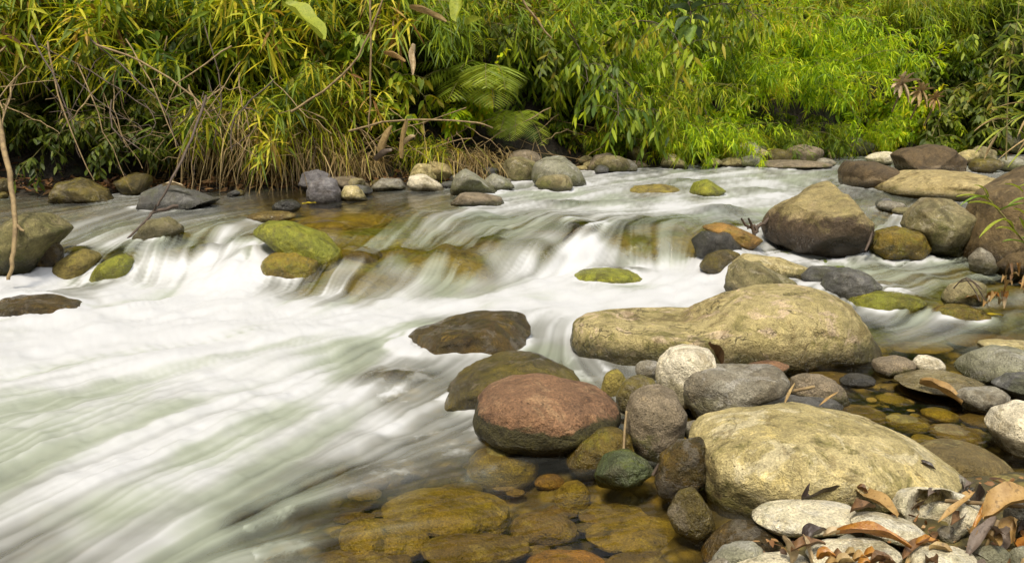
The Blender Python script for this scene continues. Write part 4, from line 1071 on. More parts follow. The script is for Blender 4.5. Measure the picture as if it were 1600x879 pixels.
def broadleaf(name, seed, stems, length, lean, bend, leafL, leafW, mat, nodes=12, spread=.3, twigs=3, hang=.5, tint=(.1, .9), start=.15, bark='culm'):
    g = np.random.default_rng(seed)
    T_, Lf = Tubes(), Leaves()
    for c in range(stems):
        az = g.uniform(0, 2 * np.pi)
        base = np.array([math.cos(az), math.sin(az), 0]) * g.uniform(0, spread)
        P = arc(base, [math.cos(az) * .8, math.sin(az) * .8 - lean, 1.0], length * g.uniform(.6, 1.1), 12, bend * g.uniform(.6, 1.4), g, .09)
        T_.add(P, .014, .004)
        ct = g.uniform(-.2, .2)
        for q in range(nodes):
            s = start + (1 - start) * (q + g.uniform(0, 1)) / nodes
            f = s * 12; i = min(int(f), 11)
            p = P[i] + (P[i + 1] - P[i]) * (f - i)
            for b in range(twigs):
                B = arc(p, g.normal(size=3) + np.array([0, -.35, .1]), g.uniform(.2, .5) * length / 2, 6, 1.3, g, .1)
                T_.add(B, .004, .0015, 3)
                m = 9
                k_ = np.linspace(.8, 6, m); ii = np.minimum(k_.astype(int), 5)
                bp = B[ii] + (B[ii + 1] - B[ii]) * (k_ - ii)[:, None]
                tg = unit(B[ii + 1] - B[ii])
                sd = unit(np.cross(tg, [0, 0, 1.])) * np.where(np.arange(m) % 2, 1, -1)[:, None]
                dirs = tg * .5 + sd * .8 + g.normal(size=(m, 3)) * .25 + np.array([0, 0, -hang])
                Lf.add(bp, dirs, leafL * g.uniform(.65, 1.15, m), leafW * g.uniform(.8, 1.15, m), .25, np.clip(g.uniform(tint[0], tint[1], m) + ct, 0, 1))
    return T_.mesh(name + '_stems', M[bark]), Lf.mesh(name + '_foliage', L[mat], g, (.3, .68), (1.0, .85), .10)

def fern(name, seed, fronds, length, mat='fern'):
    g = np.random.default_rng(seed)
    T_, Lf = Tubes(), Leaves()
    for c in range(fronds):
        az = g.uniform(-2.6, -.5)
        P = arc([0, 0, 0], [math.cos(az) * .9, math.sin(az), .7 + g.uniform(-.2, .4)], length * g.uniform(.75, 1.1), 16, 1.7, g, .02)
        T_.add(P, .006, .002, 4)
        m = 26
        k_ = np.linspace(2.2, 15.9, m); ii = k_.astype(int)
        bp = P[ii] + (P[ii + 1] - P[ii]) * (k_ - ii)[:, None]
        tg = unit(P[ii + 1] - P[ii])
        s = unit(np.cross(tg, [0, 0, 1.]))
        prof = np.sin(np.linspace(.35, np.pi * .97, m))**.8 * .30 * length
        for sg in (1, -1):
            Lf.add(bp, s * sg + tg * .35 + np.array([0, 0, -.15]), prof, .0125 * length / .9, .2, g.uniform(.2, .9) + g.uniform(-.1, .1, m), up=np.cross(s, tg) * sg * -1)
    return T_.mesh(name + '_rachis', M['culm']), Lf.mesh(name + '_fronds', L[mat], g, (.3, .65), (1, .7), .0)

def grass_tuft(name, seed, n, length, mat, down=.9, width=.012, spread=.25):
    g = np.random.default_rng(seed)
    Lf = Leaves()
    b = g.normal(size=(n, 3)) * np.array([spread, spread * .6, .06])
    d = np.stack([g.normal(size=n) * .5, -.25 + g.normal(size=n) * .4, g.uniform(-.3, .9, n)], 1)
    Lf.add(b, d, length * g.uniform(.4, 1.1, n), width * g.uniform(.6, 1.3, n), down * g.uniform(.6, 1.7, n), g.uniform(0, 1, n))
    return Lf.mesh(name + '_blades', L[mat], g, (.33, .66), (1, .75), .1)

PROTO = {}
def proto(key, stem_part, leaf_part, meshes): PROTO[key] = (stem_part, leaf_part, meshes)
for i in range(3):
    proto(f'cane_yellow{i}', 'culms', 'foliage', bamboo('yellow_cane', 40 + i, 10, 1.7, .5, 1.25, .29, .030, 'yellow', nodes=8, nb=3, nl=5, hang=.12, droop=.32, start=.35, tint=(.0, 1.0), splay=.85))
    proto(f'bamboo_bright{i}', 'culms', 'foliage', bamboo('bright_bamboo', 50 + i, 18, 1.9, .2, 1.35, .17, .018, 'bright', nodes=12, nl=9, hang=.12, droop=.28, splay=.8, tint=(.1, .95)))
    proto(f'bamboo_mid{i}', 'culms', 'foliage', bamboo('green_bamboo', 60 + i, 18, 2.2, .3, 1.4, .20, .019, 'mid', nodes=12, hang=.15, droop=.28, splay=.75))
    proto(f'shrub_mid{i}', 'stems', 'foliage', broadleaf('shrub', 70 + i, 9, 1.5, .3, 1.1, .14, .048, 'mid', nodes=9, hang=.55))
    proto(f'shrub_dark{i}', 'stems', 'foliage', broadleaf('dark_shrub', 80 + i, 11, 2.2, .3, 1.0, .15, .055, 'dark', nodes=11, hang=.45))
proto('shrub_bright0', 'stems', 'foliage', broadleaf('bright_shrub', 90, 8, 1.3, .3, 1.1, .15, .06, 'bright', nodes=8, hang=.5))
proto('weeping0', 'branches', 'foliage', broadleaf('weeping_tree', 95, 10, 2.4, .6, 2.2, .17, .045, 'mid', nodes=13, hang=.85, tint=(0.1, .95), bark='bark'))
proto('weeping1', 'branches', 'foliage', broadleaf('weeping_tree', 96, 10, 2.4, .6, 2.2, .16, .04, 'mid', nodes=13, hang=.9, tint=(.2, 1), bark='bark'))
proto('fern0', 'rachis', 'fronds', fern('fern', 97, 16, 1.0))
proto('fern1', 'rachis', 'fronds', fern('fern', 98, 11, .8))
proto('herb0', 'stems', 'foliage', broadleaf('herb', 99, 7, .8, .2, .9, .13, .075, 'mid', nodes=5, twigs=2, hang=.4, tint=(.3, 1)))
proto('straw0', None, 'blades', grass_tuft('straw', 101, 420, .55, 'straw'))
proto('straw1', None, 'blades', grass_tuft('straw', 102, 420, .7, 'straw', spread=.35))
proto('grass0', None, 'blades', grass_tuft('green_grass', 103, 420, .5, 'yellow', down=.8, width=.014))

def plant(key, name, label, cat, px, off, scale=1.0, rz=0.0, dz=0.0, group=None, tilt=0.0):
    sp, lp, ms = PROTO[key]
    x, y, z = bank_pt(px, off)
    o = thing(name, label, cat, (x, y, z + dz), rz, group)
    o.scale = (scale, scale, scale)
    o.rotation_euler = (tilt, 0, rz)
    if sp is None:
        link(lp, ms, o)
    else:
        link(sp, ms[0], o); link(lp, ms[1], o)
    return o

PL = [
 # left thicket: yellow canes arching out of the bank over the dark hollow
 ('cane_yellow0', 'cane_plant', 'yellow-green cane plant arching over the dark hollow at the far left edge', 10, 1.7, .95, .2, .55),
 ('cane_yellow1', 'cane_plant', 'yellow-green cane plant with long drooping leaves second from the left edge', 110, 1.8, .95, 1.4, .5),
 ('cane_yellow2', 'cane_plant', 'yellow-green cane plant hanging above the flat dark rock', 215, 1.8, .9, 2.6, .5),
 ('cane_yellow0', 'cane_plant', 'yellow-green cane plant hanging low over the dry straw in the left thicket', 345, 1.4, .95, 3.0, .3),
 ('cane_yellow1', 'cane_plant', 'dense yellow cane plant above the thatch of dry straw', 410, .9, .85, 4.4, .2),
 ('cane_yellow2', 'cane_plant', 'yellow cane plant between the straw thatch and the grey-purple stones', 480, 1.1, .8, 5.2, .3),
 ('cane_yellow2', 'cane_plant', 'tall yellow-green cane plant at the top of the left thicket', 60, 1.9, 1.2, .9, .1),
 ('cane_yellow0', 'cane_plant', 'tall yellow-green cane plant behind the hollow shrub', 180, 2.0, 1.2, 2.2, .1),
 ('cane_yellow1', 'cane_plant', 'tall yellow-green cane plant at the top left of the straw thatch', 300, 2.0, 1.2, 3.9, .1),
 ('cane_yellow2', 'cane_plant', 'tall yellow-green cane plant behind the big yellow leaf', 430, 1.9, 1.2, .4, .1),
 ('cane_yellow1', 'cane_plant', 'yellow-green cane plant reaching up left of the dry sheaths', 545, 1.9, 1.0, 1.8, .4),
 ('cane_yellow0', 'cane_plant', 'yellow-green cane plant cut by the left edge', -90, 1.7, 1.0, 5.5, .5),
 ('shrub_mid0', 'shrub', 'shrub with hanging oval green leaves above the dark hollow', 220, 1.5, 1.0, .3, .4),
 ('shrub_mid1', 'shrub', 'green-leaved shrub in shade behind the hanging stems', 120, 1.7, 1.0, 1.3, .5),
 ('shrub_mid2', 'shrub', 'green-leaved shrub right of the big yellow leaf', 520, 1.5, 1.0, 2.3, .3),
 ('shrub_dark0', 'shrub', 'dark shrub filling the back of the left thicket', 60, 2.6, 1.0, 3, .3),
 ('shrub_dark1', 'shrub', 'dark shrub behind the middle of the left thicket', 280, 2.6, 1.0, 4, .3),
 ('shrub_dark2', 'shrub', 'dark shrub behind the right half of the left thicket', 460, 2.5, 1.0, 5, .3),
 ('shrub_dark0', 'shrub', 'dark leafy shrub low in the shadow of the hollow at the left edge', 5, .95, .62, .3, .15),
 ('shrub_dark1', 'shrub', 'dark leafy shrub in the hollow behind the dark mossy rock', 105, 1.0, .6, 1.1, .15),
 ('shrub_dark2', 'shrub', 'dark leafy shrub in the hollow above the flat dark angular rock', 200, .95, .6, .7, .2),
 ('shrub_dark0', 'shrub', 'dark leafy shrub at the right end of the hollow', 290, .95, .6, 1.0, .2),
 ('cane_yellow2', 'cane_plant', 'small drooping cane plant hanging lowest over the hollow near the left edge', 60, 1.3, .7, .9, .55),
 ('cane_yellow0', 'cane_plant', 'small drooping cane plant hanging lowest in the middle of the hollow', 165, 1.2, .65, .6, .55),
 # middle of the bank
 ('herb0', 'herb', 'broad-leaved bright herb low on the bank above the white-topped far stone', 645, 1.0, 1.0, .5, .2),
 ('herb0', 'herb', 'broad-leaved herb high on the bank left of the fern', 610, 1.6, 1.3, 2.1, .2),
 ('shrub_bright0', 'shrub', 'light green shrub with pointed leaves left of the fern', 700, 1.1, .7, 3.1, .1),
 ('bamboo_mid0', 'bamboo', 'green bamboo clump at the top of the bank above the dry sheaths', 610, 2.1, 1.05, 1.0, 0),
 ('bamboo_mid1', 'bamboo', 'green bamboo clump rising behind the fern', 730, 2.1, 1.05, 2.0, 0),
 ('shrub_dark1', 'shrub', 'dark shrub behind the dry sheaths', 660, 2.0, .9, 2.7, .1),
 ('fern0', 'fern', 'large fern with feathery fronds hanging in the middle of the bank', 765, .95, 1.25, 0, .85),
 ('fern1', 'fern', 'smaller fern above and left of the large fern', 705, 1.5, 1.1, -.3, .7),
 ('fern1', 'fern', 'fern drooping low to the right below the large fern', 805, .75, 1.0, .3, .5),
 ('weeping0', 'tree', 'small tree with long hanging leaves right of the fern', 900, 1.5, 1.0, 0, .3),
 ('weeping1', 'tree', 'dark leaved small tree hanging above the brown rounded far stone', 970, 1.7, 1.0, .5, .2),
 ('weeping1', 'tree', 'dark leaved small tree rising at the top middle of the bank', 860, 2.4, 1.1, -.6, .2),
 ('shrub_mid1', 'shrub', 'green shrub under the long-leaved hanging tree', 905, .8, .75, 4.0, .1),
 ('bamboo_mid2', 'bamboo', 'olive bamboo clump drooping right of the long-leaved hanging tree', 985, .9, .8, 1.5, .0),
 ('bamboo_bright1', 'bamboo', 'thin yellow bamboo spray mixed into the long-leaved hanging tree', 885, 1.9, .75, 2.9, .3),
 ('bamboo_bright2', 'bamboo', 'yellow bamboo spray in front of the dark hanging tree', 950, 1.1, .6, 1.9, .5),
 ('bamboo_bright0', 'bamboo', 'bright bamboo clump at the top of the bank above the hanging tree', 930, 3.2, 1.1, 3.3, .2),
 ('cane_yellow1', 'cane_plant', 'yellow cane plant at the top edge above the fern', 680, 2.4, 1.0, 2.3, .3),
 # yellow bamboo reaching the water
 ('bamboo_bright0', 'bamboo', 'yellow-green bamboo clump leaning over the tan pointed far stone', 1045, .7, .8, .7, 0),
 ('bamboo_bright1', 'bamboo', 'yellow-green bamboo clump with tips touching the rapids', 1080, .3, .62, 3.7, 0),
 ('bamboo_mid2', 'bamboo', 'upper green bamboo clump left of the great bright bamboo', 1020, 2.0, 1.0, 2.7, 0),
 ('bamboo_bright0', 'bamboo', 'great bright bamboo clump, left half, at the river bend', 1140, 1.2, .9, .2, .4),
 ('bamboo_bright1', 'bamboo', 'great bright bamboo clump, rounded middle, at the river bend', 1215, 1.0, .95, 1.2, .55),
 ('bamboo_bright2', 'bamboo', 'great bright bamboo clump, right shoulder, at the river bend', 1280, 1.4, .85, 2.4, .4),
 ('bamboo_bright0', 'bamboo', 'bright bamboo clump high behind the great bright clump', 1170, 3.0, 1.15, 4.0, 0),
 ('bamboo_mid0', 'bamboo', 'green bamboo clump at the top right of the great bright clump', 1300, 3.4, 1.1, 5.0, 0),
 ('bamboo_mid0', 'bamboo', 'darker bamboo hanging under the great bright clump', 1200, .7, .6, .6, 0),
 ('bamboo_bright1', 'bamboo', 'thin bright bamboo drooping to the bend below the large-leaved shrub', 1330, .7, .62, 3.1, 0),
 ('shrub_bright0', 'shrub', 'large-leaved light green shrub right of the great bright bamboo', 1345, 1.0, 1.05, 1.0, .2),
 ('shrub_bright0', 'shrub', 'lower light green shrub leaning over the bend', 1375, .6, .75, 2.8, .1),
 ('bamboo_mid2', 'bamboo', 'soft green bamboo far up the slope at the bend', 1350, 3.6, 1.15, 1.6, 0),
 ('bamboo_mid1', 'bamboo', 'green bamboo up the slope above the palmate leaves', 1430, 3.2, 1.1, 2.6, 0),
 ('shrub_bright0', 'shrub', 'light green broad-leaved shrub between the two bright bamboo masses', 1100, .75, .6, .4, .3),
 ('shrub_mid0', 'shrub', 'green broad-leaved shrub tucked under the great bright clump', 1250, .55, .6, .9, .0),
 # darker wood on the right
 ('shrub_mid0', 'shrub', 'green shrub above the flat-topped brown boulder', 1440, 1.6, .9, .1, .1),
 ('shrub_mid2', 'shrub', 'green shrub low at the water behind the flat-topped brown boulder', 1470, .5, .75, 1.1, .0),
 ('shrub_dark0', 'shrub', 'dark shrub at the right of the bend', 1510, 1.0, 1.1, 2.1, .1),
 ('shrub_dark1', 'shrub', 'dark leafy shrub behind the young bamboo shoots', 1575, .9, 1.1, 3.1, .1),
 ('shrub_dark2', 'shrub', 'dark leafy shrub cut by the right edge', 1650, .7, 1.2, 4.1, .1),
 ('shrub_mid1', 'shrub', 'mid green shrub halfway up the right slope', 1520, 2.2, 1.2, 5.1, .1),
 ('shrub_dark0', 'shrub', 'dark shrub high on the right slope near the edge', 1600, 2.4, 1.2, .6, .1),
 ('shrub_mid2', 'shrub', 'mid green shrub at the top of the right slope', 1460, 4.2, 1.3, 1.6, .1),
 ('shrub_dark1', 'shrub', 'dark shrub at the top right corner', 1560, 4.4, 1.3, 2.6, .1),
 # outside the frame on either side
 ('cane_yellow1', 'cane_plant', 'yellow-green cane plant beyond the left edge', -210, 1.2, 1.1, 4.5, .2),
 ('shrub_dark2', 'shrub', 'dark shrub beyond the left edge', -170, 2.2, 1.2, 1.5, .2),
 ('shrub_dark1', 'shrub', 'dark shrub beyond the right edge', 1760, .8, 1.2, 1.5, .1),
 ('shrub_mid0', 'shrub', 'green shrub beyond the right edge', 1860, 1.0, 1.2, 2.5, .1),
]
for key, nm, lb, px, off, sc, rz, dz in PL:
    # keep the river side of leaning plants towards the river: only a small turn
    r = (rz % 1.4) - .7
    plant(key, nm, lb, {'cane_plant': 'cane plant'}.get(nm, nm), px, off, sc, r, dz)

def tree(label, px, off, h, cr, seed, mat, nleaf=7000, leafL=.16, leafW=.07):
    g = np.random.default_rng(seed)
    x, y, z = bank_pt(px, off)
    o = thing('tree', label, 'tree', (x, y, z - .1))
    tr = Tubes(); lf = Leaves()
    trunk = arc([0, 0, 0], [g.normal() * .1, -.08, 1], h, 12, -.05, g, .04)
    tr.add(trunk, .09 + .01 * h, .03, 8)
    for q in range(16):
        i = int(g.integers(4, 12))
        d = g.normal(size=3); d[2] = abs(d[2]) * .5 + .1
        B = arc(trunk[i], d, cr * g.uniform(.7, 1.2), 8, .4, g, .1)
        tr.add(B, .03, .008, 5)
        for cl in range(9):
            cpt = B[int(g.integers(3, 9))] + g.normal(size=3) * cr * .20
            m = nleaf // 144
            p = cpt + g.normal(size=(m, 3)) * np.array([.26, .26, .15]) * cr * .55
            d = p - cpt + g.normal(size=(m, 3)) * .3 + np.array([0, 0, -.35])
            lf.add(p, d, leafL * g.uniform(.6, 1.2, m), leafW * g.uniform(.7, 1.2, m), .25, np.clip(g.uniform(0, .8, m) + g.uniform(-.2, .25), 0, 1))
    link('trunk', tr.mesh('trunk', M['bark']), o)
    link('crown', lf.mesh('crown', L[mat], g, (.3, .68), (1, .85), .1), o)
for i, a in enumerate([('dark crowned tree at the top of the right slope', 1420, 6.5, 3.0, 1.9, 1, 'dark'), ('tall dark tree at the right edge of the wood', 1590, 3.2, 3.2, 1.9, 2, 'dark'),
    ('mid green tree on the ridge behind the great bright bamboo', 1240, 5.5, 2.6, 1.8, 3, 'mid'), ('dark tree rising behind the long-leaved hanging tree', 930, 4.2, 2.6, 1.8, 4, 'dark'),
    ('mid green tree behind the fern at the top of the bank', 740, 4.0, 2.4, 1.7, 5, 'mid'), ('dark tree behind the yellow canes of the left thicket', 400, 4.0, 2.4, 1.8, 6, 'dark'), ('dark tree behind the far left canes', 90, 4.0, 2.6, 1.8, 7, 'dark'),
    ('mid green tree on the slope between bend and right edge', 1500, 6.0, 3.2, 2.0, 8, 'mid'), ('yellow-green tree far up the bend', 1340, 7.0, 3.0, 2.0, 9, 'mid')]):
    tree(*a)

# undergrowth over the whole slope: leaves nobody could count
def undergrowth():
    g = np.random.default_rng(5)
    lf = Leaves()
    for z in range(9):
        n = 5200
        px = g.uniform(-500, 2000, n)
        off = g.uniform(1.3, 9, n)
        y0 = np.interp(px, kx, KY[:, -3]); z0 = np.interp(px, kx, KZ[:, -3])
        dep = y0 * CP - (z0 - CAMH) * SP
        x0 = (px - 800) / FPX * dep
        s = 1 + off / np.hypot(x0, y0)
        xs, ys = x0 * s, y0 * s
        zs = z0 + np.interp(off, BANK_D, BANK_Z)
        keep = fbm(np.stack([xs * .9, ys * .9, zs * 0], 1), 61, 3) + g.normal(size=n) * .2 > -.25
        b = np.stack([xs, ys, zs + g.uniform(0, .55, n)], 1)[keep]
        m = len(b)
        d = g.normal(size=(m, 3)) + np.array([0, -.5, -.2])
        lf.add(b, d, g.uniform(.12, .26, m), g.uniform(.03, .08, m), .3, np.clip(.35 + .5 * fbm(b * .8, 62, 3) + g.normal(size=m) * .2, 0, 1))
    o = link('undergrowth', lf.mesh('undergrowth', L['dark'], g))
    tag(o, 'tangled green undergrowth covering the slope behind the river plants', 'undergrowth', kind='stuff')
undergrowth()

def litter():
    g = np.random.default_rng(6)
    lf = Leaves()
    n = 2600
    px = g.uniform(-200, 1650, n)
    off = np.abs(g.normal(size=n)) * .45 + .02
    keep = (px < 820) | (g.uniform(size=n) < .3)
    px, off = px[keep], off[keep]
    P = np.array([bank_pt(a, b) for a, b in zip(px, off)])
    n = len(P)
    P[:, 2] += .02 + g.uniform(0, .04, n)
    d = g.normal(size=(n, 3)) * np.array([1, 1, .35])
    lf.add(P, d, g.uniform(.06, .16, n), g.uniform(.018, .05, n), .1, g.uniform(0, 1, n))
    o = link('leaf_litter', lf.mesh('leaf_litter', L['litter'], g))
    tag(o, 'brown dead leaf litter strewn along the foot of the far bank', 'leaf litter', kind='stuff')
litter()

# dry straw thatch and grass tufts along the foot of the bank
for i, (px, off, dz, key, sc, lb) in enumerate([
   (375, .45, .55, 'straw1', 1.0, 'straw-coloured thatch of dead grass under the yellow canes'), (430, .35, .45, 'straw0', 1.0, 'thick hanging bundle of dead straw beside the grey-purple stones'),
   (480, .4, .35, 'straw1', .9, 'ragged dry straw tuft behind the grey-purple stones'), (330, .55, .7, 'straw0', 1.0, 'dry straw hanging at the right end of the dark hollow'),
   (560, .4, .2, 'straw0', .7, 'low dry straw tuft left of the dry sheaths'), (740, .35, .2, 'straw1', .7, 'pale dry stalks behind the leaning grey-green stone'), (1080, .25, .2, 'straw0', .7, 'dry yellow grass tuft where bamboo meets the rapids'),
   (1265, .3, .2, 'straw1', .6, 'dry grass tuft under the great bright bamboo'), (960, .5, .3, 'straw0', .7, 'dry twiggy tuft below the dark hanging tree'),
   (450, .5, .75, 'grass0', 1.1, 'green-yellow grass tuft over the straw thatch'), (395, .55, .85, 'grass0', 1.2, 'yellow grass tuft spilling over the straw thatch on its left'), (505, .5, .5, 'grass0', 1.0, 'green grass tuft right of the straw thatch'),
   (1110, .25, .35, 'grass0', .9, 'yellow-green grass tuft trailing over the long pale stones'), (1055, .3, .45, 'grass0', 1.0, 'yellow-green grass tuft above the tan pointed stone'), (1310, .3, .2, 'grass0', .8, 'green grass tuft at the bend beside the rapids'),
   (1150, .3, .3, 'grass0', .8, 'green grass tuft under the left half of the great bright bamboo'), (660, .5, .3, 'grass0', .8, 'yellow grass tuft between dry sheaths and fern')]):
    plant(key, 'dry_grass' if key.startswith('straw') else 'grass_tuft', lb, 'dry grass' if key.startswith('straw') else 'grass', px, off, sc, (i * .7) % 1 - .5, dz)
# ------------------------------------------------------------------ small things: dead leaves, twigs, hanging stems
def leafcol(name, c, c2, tr=.12, rough=.55):
    k = NT(name)
    co = k.obj()
    col = k.mix(k.mapr(k.noise(co, 28, 5, .65), .38, .64), c, c2)
    col = k.mix(k.math('MULTIPLY', k.mapr(k.noise(co, 90, 3), .55, .68), .6), col, tuple(x * .35 for x in c2))
    b = k.n('ShaderNodeBsdfPrincipled', {'Base Color': col, 'Roughness': rough, 'Normal': k.bump(k.noise(co, 60, 4), .5, .008)})
    t = k.n('ShaderNodeBsdfTranslucent', {'Color': col})
    return k.done(k.n('ShaderNodeMixShader', {0: tr, 1: b.outputs[0], 2: t.outputs[0]}).outputs[0])
LC = {'orange': leafcol('dead_leaf_orange', (.42, .20, .035), (.30, .12, .025), rough=.35), 'tan': leafcol('dead_leaf_tan', (.42, .27, .10), (.30, .18, .06)),
      'brown': leafcol('dead_leaf_brown', (.19, .10, .04), (.11, .058, .024)), 'dark': leafcol('dead_leaf_dark', (.06, .042, .035), (.035, .025, .02), rough=.4),
      'cream': leafcol('dead_leaf_cream', (.52, .41, .25), (.40, .29, .16)), 'grey': leafcol('dead_leaf_grey', (.20, .155, .125), (.14, .105, .08)),
      'yellow': leafcol('leaf_yellow', (.58, .47, .03), (.48, .36, .02), .25), 'lime': leafcol('leaf_lime', (.38, .42, .04), (.30, .36, .03), .35), 'green': leafcol('leaf_fresh_green', (.22, .32, .03), (.13, .23, .02), .3),
      'deep': leafcol('leaf_deep_green', (.06, .11, .025), (.035, .07, .018), .2), 'straw': leafcol('leaf_dry_straw', (.42, .30, .13), (.30, .20, .08))}
def blade_geo(p0, p1, W, arch=0.0, curl=.3, twist=0.0, fold=.12, g=None, nx=12, ny=4, wave=.05, shape=.8):
    p0, p1 = np.array(p0, float), np.array(p1, float)
    d = p1 - p0; Ln = np.linalg.norm(d); d = d / Ln
    side = unit(np.cross(d, [0, 0, 1.0]) + 1e-6)
    up = np.cross(side, d)
    g = g or np.random.default_rng(1)
    V = []
    ph = g.uniform(0, 6, 3)
    for i in range(nx + 1):
        t = i / nx
        w = W * .5 * max(math.sin(math.pi * min(max(t * .96 + .02, 0), 1)) ** shape, .03)
        c = p0 + d * Ln * t + np.array([0, 0, 1.]) * arch * Ln * 4 * t * (1 - t)
        a = twist * (t - .5)
        sd = side * math.cos(a) + up * math.sin(a); un = -side * math.sin(a) + up * math.cos(a)
        for j in range(ny + 1):
            s = j / ny * 2 - 1
            ww = w * (1 + .12 * math.sin(9 * t + ph[0] + s))
            V.append(c + sd * s * ww + un * (fold * W * abs(s) * 1.0 + curl * W * s * s * math.sin(2.5 * t + .6) + wave * W * math.sin(14 * t + ph[1] + 2 * s)))
    idx = np.arange((nx + 1) * (ny + 1)).reshape(nx + 1, ny + 1)
    F = np.stack([idx[:-1, :-1], idx[1:, :-1], idx[1:, 1:], idx[:-1, 1:]], -1).reshape(-1, 4)
    return np.array(V), F
_lg = np.random.default_rng(77)
def solid(me, th=.0012):
    return me
def leaf(name, label, cat, a, b, z0, z1, W, col, arch=.05, curl=.3, twist=.3, fold=.12, group=None, wave=.05, Y=None, shape=.8):
    """a single blade from photo point a (height z0) to photo point b (height z1)"""
    if Y is None:
        P0, P1 = at_z(a[0], a[1], np.array(z0)), at_z(b[0], b[1], np.array(z1))
    else:
        P0, P1 = at_y(a[0], a[1], np.array(Y[0])), at_y(b[0], b[1], np.array(Y[1]))
    V, F = blade_geo(P0, P1, W, arch, curl, twist, fold, _lg, wave=wave, shape=shape)
    me = make_mesh(name, V - P0, F, [LC[col]])
    o = link(name, me, loc=P0)
    return tag(o, label, cat, group)
def zs(px, py, dz=0.0): return surf_at(px, py)[1] + dz
LF = [
 ('curved glossy orange dead leaf arched over the pale loaf-shaped stone', (1306, 834), (1424, 856), .115, .10, .040, 'orange', .10, .5, .5),
 ('broad tan dead leaf propped between the largest tan boulder and a pale oval stone', (1328, 766), (1402, 808), .10, .11, .060, 'tan', .06, .2, .4),
 ('short brown dead leaf left of the broad tan one', (1300, 776), (1345, 772), .09, .10, .035, 'tan', .06, .3, .4),
 ('scalloped dark red dead leaf on the end of the long pale flat stone', (1328, 800), (1368, 792), .13, .13, .035, 'brown', .05, .5, .6),
 ('large crumpled tan dead leaf at the right edge', (1536, 812), (1640, 780), .13, .19, .095, 'tan', .12, .3, .8),
 ('straight tan strip of dead leaf leaning over the hollowed stone', (1466, 816), (1524, 768), .11, .17, .020, 'tan', .02, .1, .2),
 ('dark curled dead leaf standing upright right of the hollowed stone', (1524, 800), (1529, 756), .10, .19, .032, 'dark', .0, .8, .9),
 ('narrow yellow-brown dead leaf crossing the litter drift', (1516, 836), (1552, 768), .10, .19, .014, 'orange', .03, .1, .2),
 ('grey-brown lance-shaped dead leaf pointing down to the bottom edge', (1558, 810), (1508, 872), .15, .08, .034, 'grey', .05, .3, .4),
 ('second grey-brown dead leaf tucked under the large crumpled one', (1575, 822), (1566, 862), .13, .07, .030, 'grey', .05, .3, .4),
 ('brown torn dead leaf drooping below the large crumpled one', (1592, 812), (1572, 850), .13, .07, .050, 'tan', .08, .5, .9),
 ('cream curled dead leaf standing left of the leaf heap at the bottom', (1236, 880), (1222, 836), .07, .15, .030, 'cream', .03, .6, .6),
 ('pale narrow dead leaf standing in the leaf heap at the bottom', (1268, 884), (1254, 834), .07, .15, .022, 'cream', .03, .3, .5),
 ('dark crinkled dead leaf at the back of the bottom leaf heap', (1252, 852), (1292, 828), .10, .13, .040, 'dark', .08, .6, .8),
 ('brown dead leaf lying over the left end of the loaf-shaped stone', (1235, 862), (1290, 850), .11, .12, .035, 'brown', .08, .4, .6),
 ('pale curled dead leaf between the bottom leaf heap and the loaf-shaped stone', (1286, 838), (1322, 832), .11, .12, .022, 'cream', .06, .6, .6),
 ('red-brown dead leaf at the right end of the loaf-shaped stone', (1408, 876), (1454, 838), .07, .10, .028, 'brown', .05, .4, .5),
 ('yellowish narrow dead leaf at the bottom edge right of the loaf-shaped stone', (1412, 886), (1444, 856), .06, .08, .018, 'straw', .05, .3, .4),
 ('orange-brown dead leaf pointing at the domed speckled stone', (1430, 852), (1468, 846), .09, .09, .030, 'orange', .05, .4, .4),
 ('blackish rotten leaf stuck low on the largest tan boulder', (1252, 782), (1318, 764), .10, .12, .050, 'dark', .04, .5, .6),
 ('tiny dark red leaf caught on the bark-brown twig', (1338, 762), (1356, 770), .13, .12, .022, 'brown', .1, .5, .5),
 ('black scrap of leaf at the pointed end of the largest tan boulder', (1432, 726), (1462, 734), .14, .14, .022, 'dark', .1, .5, .7),
 ('rusty curled leaf standing behind the oblong grey-mauve stone', (1128, 574), (1106, 536), .12, .25, .045, 'brown', .05, .6, .7),
 ('torn brown leaf lying on the dark wet stone', (1046, 712), (1098, 700), .10, .12, .035, 'tan', .05, .4, .5),
 ('straw-coloured blade standing before the dark blue-grey stone', (1224, 634), (1242, 598), .10, .15, .012, 'straw', .02, .2, .2),
 ('pinkish straw blade on the back of the largest tan boulder', (1280, 634), (1310, 612), .13, .16, .012, 'tan', .02, .2, .2),
]
for lb, a, b, z0, z1, W, c, ar, cu, tw in LF:
    leaf('dead_leaf', lb, 'leaf', a, b, z0, z1, W, c, ar, cu, tw)
leaf('dead_leaf', 'folded tan leaf floating beside the wide flat tan stone', 'leaf', (1436, 600), (1502, 632), zs(1440, 600, .05), zs(1500, 628, .015), .055, 'tan', .08, .3, .3, .35)
leaf('yellow_leaf', 'yellow leaf floating in the right channel', 'leaf', (1534, 492), (1568, 493), zs(1535, 492, .012), zs(1566, 493, .012), .04, 'yellow', .02, .1, .1)
leaf('yellow_leaf', 'lime yellow leaf at the left end of the glassy lip', 'leaf', (472, 319), (494, 317), zs(472, 319, .03), zs(492, 317, .03), .045, 'yellow', .02, .1, .1)
leaf('dead_leaf', 'pale tan leaf lying on the flat dark angular rock', 'leaf', (254, 291), (290, 294), .52, .50, .07, 'cream', .1, .3, .4)
